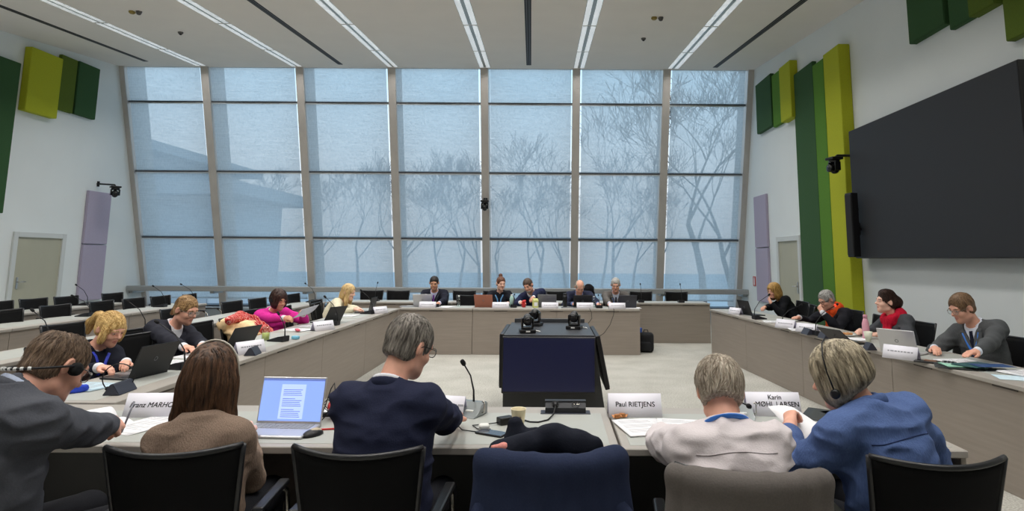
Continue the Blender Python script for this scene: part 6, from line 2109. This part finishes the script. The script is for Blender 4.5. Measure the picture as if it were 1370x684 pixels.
# coat with fur trimmed hood and a patterned scarf on the left
ch = SEATS['C']
M_tan = cloth('tan_coat', (246, 212, 164), .1, (30, 30, 30))
M_fur = mat('fur_trim', (150, 116, 74), 1., var=.5, scale=(120, 120, 120), bump=.8)
r = thing('coat', 'tan coat with a fur trimmed hood heaped on a chair by the left desk', 'coat', ch.location, ch.rotation_euler[2])
F = Field()
F.cone((-.20, -.25, .84), (.18, -.26, .85), .075, .065, .05); F.cone((-.12, -.14, .76), (-.1, -.02, .58), .12, .14, .06); F.cone((.1, -.14, .74), (.08, -.02, .56), .11, .13, .06); F.ell((.10, -.06, .80), (.10, .10, .10), .04)
F.cone((-.1, .0, .50), (.1, .0, .50), .15, .15, .05)
F.wrinkle(.013, (11, 11, 11), True, 1.); field_obj('body', F, .010, M_tan, r)
F = Field(); F.cone((.20, .04, .72), (.10, .12, .69), .045, .05, .03); F.cone((.10, .12, .69), (-.02, .12, .71), .05, .035, .03)
F.wrinkle(.010, (45, 45, 45), True, 3.); field_obj('fur_trim', F, .008, M_fur, r)
def scarf_mat():
    m = bpy.data.materials.new('patterned_scarf'); m.use_nodes = True
    nt = m.node_tree; b = nt.nodes['Principled BSDF']; b.inputs['Roughness'].default_value = .95
    tc = N(nt, 'ShaderNodeTexCoord'); wv = N(nt, 'ShaderNodeTexWave'); wv.inputs['Scale'].default_value = 9; wv.inputs['Distortion'].default_value = 7; wv.inputs['Detail'].default_value = 3; wv.inputs['Detail Scale'].default_value = 3
    cr = N(nt, 'ShaderNodeValToRGB'); cr.color_ramp.interpolation = 'CONSTANT'
    cr.color_ramp.elements[0].color = (*lin((186, 38, 40)), 1); cr.color_ramp.elements[1].position = .55; cr.color_ramp.elements[1].color = (*lin((232, 196, 186)), 1)
    e = cr.color_ramp.elements.new(.8); e.color = (*lin((204, 74, 66)), 1)
    nt.links.new(tc.outputs['Object'], wv.inputs[0]); nt.links.new(wv.outputs['Fac'], cr.inputs[0]); nt.links.new(cr.outputs[0], b.inputs['Base Color'])
    return m
r = thing('scarf', 'red and white patterned scarf thrown over the tan coat', 'scarf', ch.location, ch.rotation_euler[2])
F = Field()
F.cone((.20, -.20, .90), (.0, -.18, .93), .042, .045, .03); F.cone((.0, -.18, .93), (-.18, -.12, .87), .045, .05, .03); F.cone((-.18, -.12, .87), (-.25, .04, .74), .05, .048, .03); F.cone((.04, -.14, .91), (-.08, -.02, .80), .04, .042, .03); F.cone((-.08, -.02, .80), (-.17, .12, .70), .042, .045, .03)
F.wrinkle(.008, (30, 30, 18), True, 4.); field_obj('cloth', F, .009, scarf_mat(), r)
# black coat on the bald man's chair
ch = SEATS['P13']
r = thing('coat', 'black coat heaped on the chair back behind the bald man', 'coat', ch.location, ch.rotation_euler[2])
F = Field()
F.cone((-.22, -.30, .90), (-.10, -.31, .91), .075, .07, .04); F.ell((-.18, -.27, 1.0), (.095, .085, .125), .04); F.cone((-.2, -.33, .86), (-.2, -.34, .55), .07, .08, .05)
F.wrinkle(.010, (14, 14, 14), True, 9.); field_obj('cloth', F, .011, cloth('black_wool', (20, 20, 23)), r)
# papers held up
def held(label, corners, curl, m=None, lines=True):
    """Sheet spanned by four corners a-b-c-d, bowed by curl along its normal."""
    a, b, c, d = [Vector(p) for p in corners]
    o_ = (a + b + c + d) / 4
    nn = (b - a).cross(d - a).normalized()
    r = thing('document', label, 'paper', o_)
    f = lambda u, v: (a * (1 - u) * (1 - v) + b * u * (1 - v) + c * u * v + d * (1 - u) * v) + nn * curl * math.sin(PI * v) - o_
    bm = new_bm(); sheet(bm, f, 6, 8, .0012); obj('sheet', bm, m or M_paper, r)
    if lines:
        bm = new_bm()
        for k in range(9):
            v0 = .12 + k * .085
            q = [Vector(f(u, v)) + nn * .0014 for u, v in ((.12, v0), (.86, v0), (.86, v0 + .022), (.12, v0 + .022))]
            bm.faces.new([bm.verts.new(p) for p in q])
        obj('printed_lines', bm, M_print, r)
    return r
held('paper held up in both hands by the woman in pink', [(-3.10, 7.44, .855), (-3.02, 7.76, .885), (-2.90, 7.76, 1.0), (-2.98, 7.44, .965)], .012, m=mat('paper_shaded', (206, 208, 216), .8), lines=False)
held('sheet lifted in the left hand of the denim jacket woman', [(1.01, 2.98, .905), (1.10, 2.82, .785), (1.33, 2.88, .775), (1.21, 3.06, .845)], .03, lines=False)
tag_ = thing('pen', 'grey pen in the balding man\'s writing hand', 'pen', (-1.992, 2.955, .80), R(20))
bm = new_bm(); tube(bm, [(0, 0, -.035), (.01, .0, -.02), (.045, .012, .11)], [.001, .0045, .0045], 8); obj('barrel', bm, mat('pen_grey', (120, 120, 128), .3, .5), tag_)
mic('grey based microphone half hidden behind the white shirted man\'s shoulder', 1.0, 3.40, 176, grey=True, lean=.24, h=.06)
sheets('bright blue folder on the near desk right of the white shirted man', 1.04, 3.06, -38, 2, .12, .30, lines=False, m=mat('folder_blue', (30, 120, 210), .5), name='folder', cat='folder')

r = thing('headset', 'thin black headset loop standing on the dark unit left of the lettered card', 'headset', (-2.72, 3.98, TZ + .002), R(20))
bm = new_bm(); tube(bm, [(.085 * math.cos(t), .0, .075 + .085 * math.sin(t)) for t in [-.9 + (PI + 1.8) * k / 20 for k in range(21)]], .0035, 6); obj('headband', bm, M_blk, r)
for q in (-1, 1):
    bm = new_bm(); sphere(bm, (q * .053, 0, .012), (.014, .02, .012), 10); obj('ear_tip', bm, M_foam, r)
r = thing('spectacle_pouch', 'blue cloth pouch behind the balding man\'s face on the left desk', 'pouch', (-2.93, 3.88, TZ + .001), R(40))
F = Field(); F.cone((-.06, 0, .02), (.06, .01, .022), .028, .022, .02); F.ell((0, .02, .02), (.05, .04, .02), .02); F.wrinkle(.005, (40, 40, 40), True, 2.); field_obj('cloth', F, .006, cloth('pouch_blue', (52, 76, 190)), r)
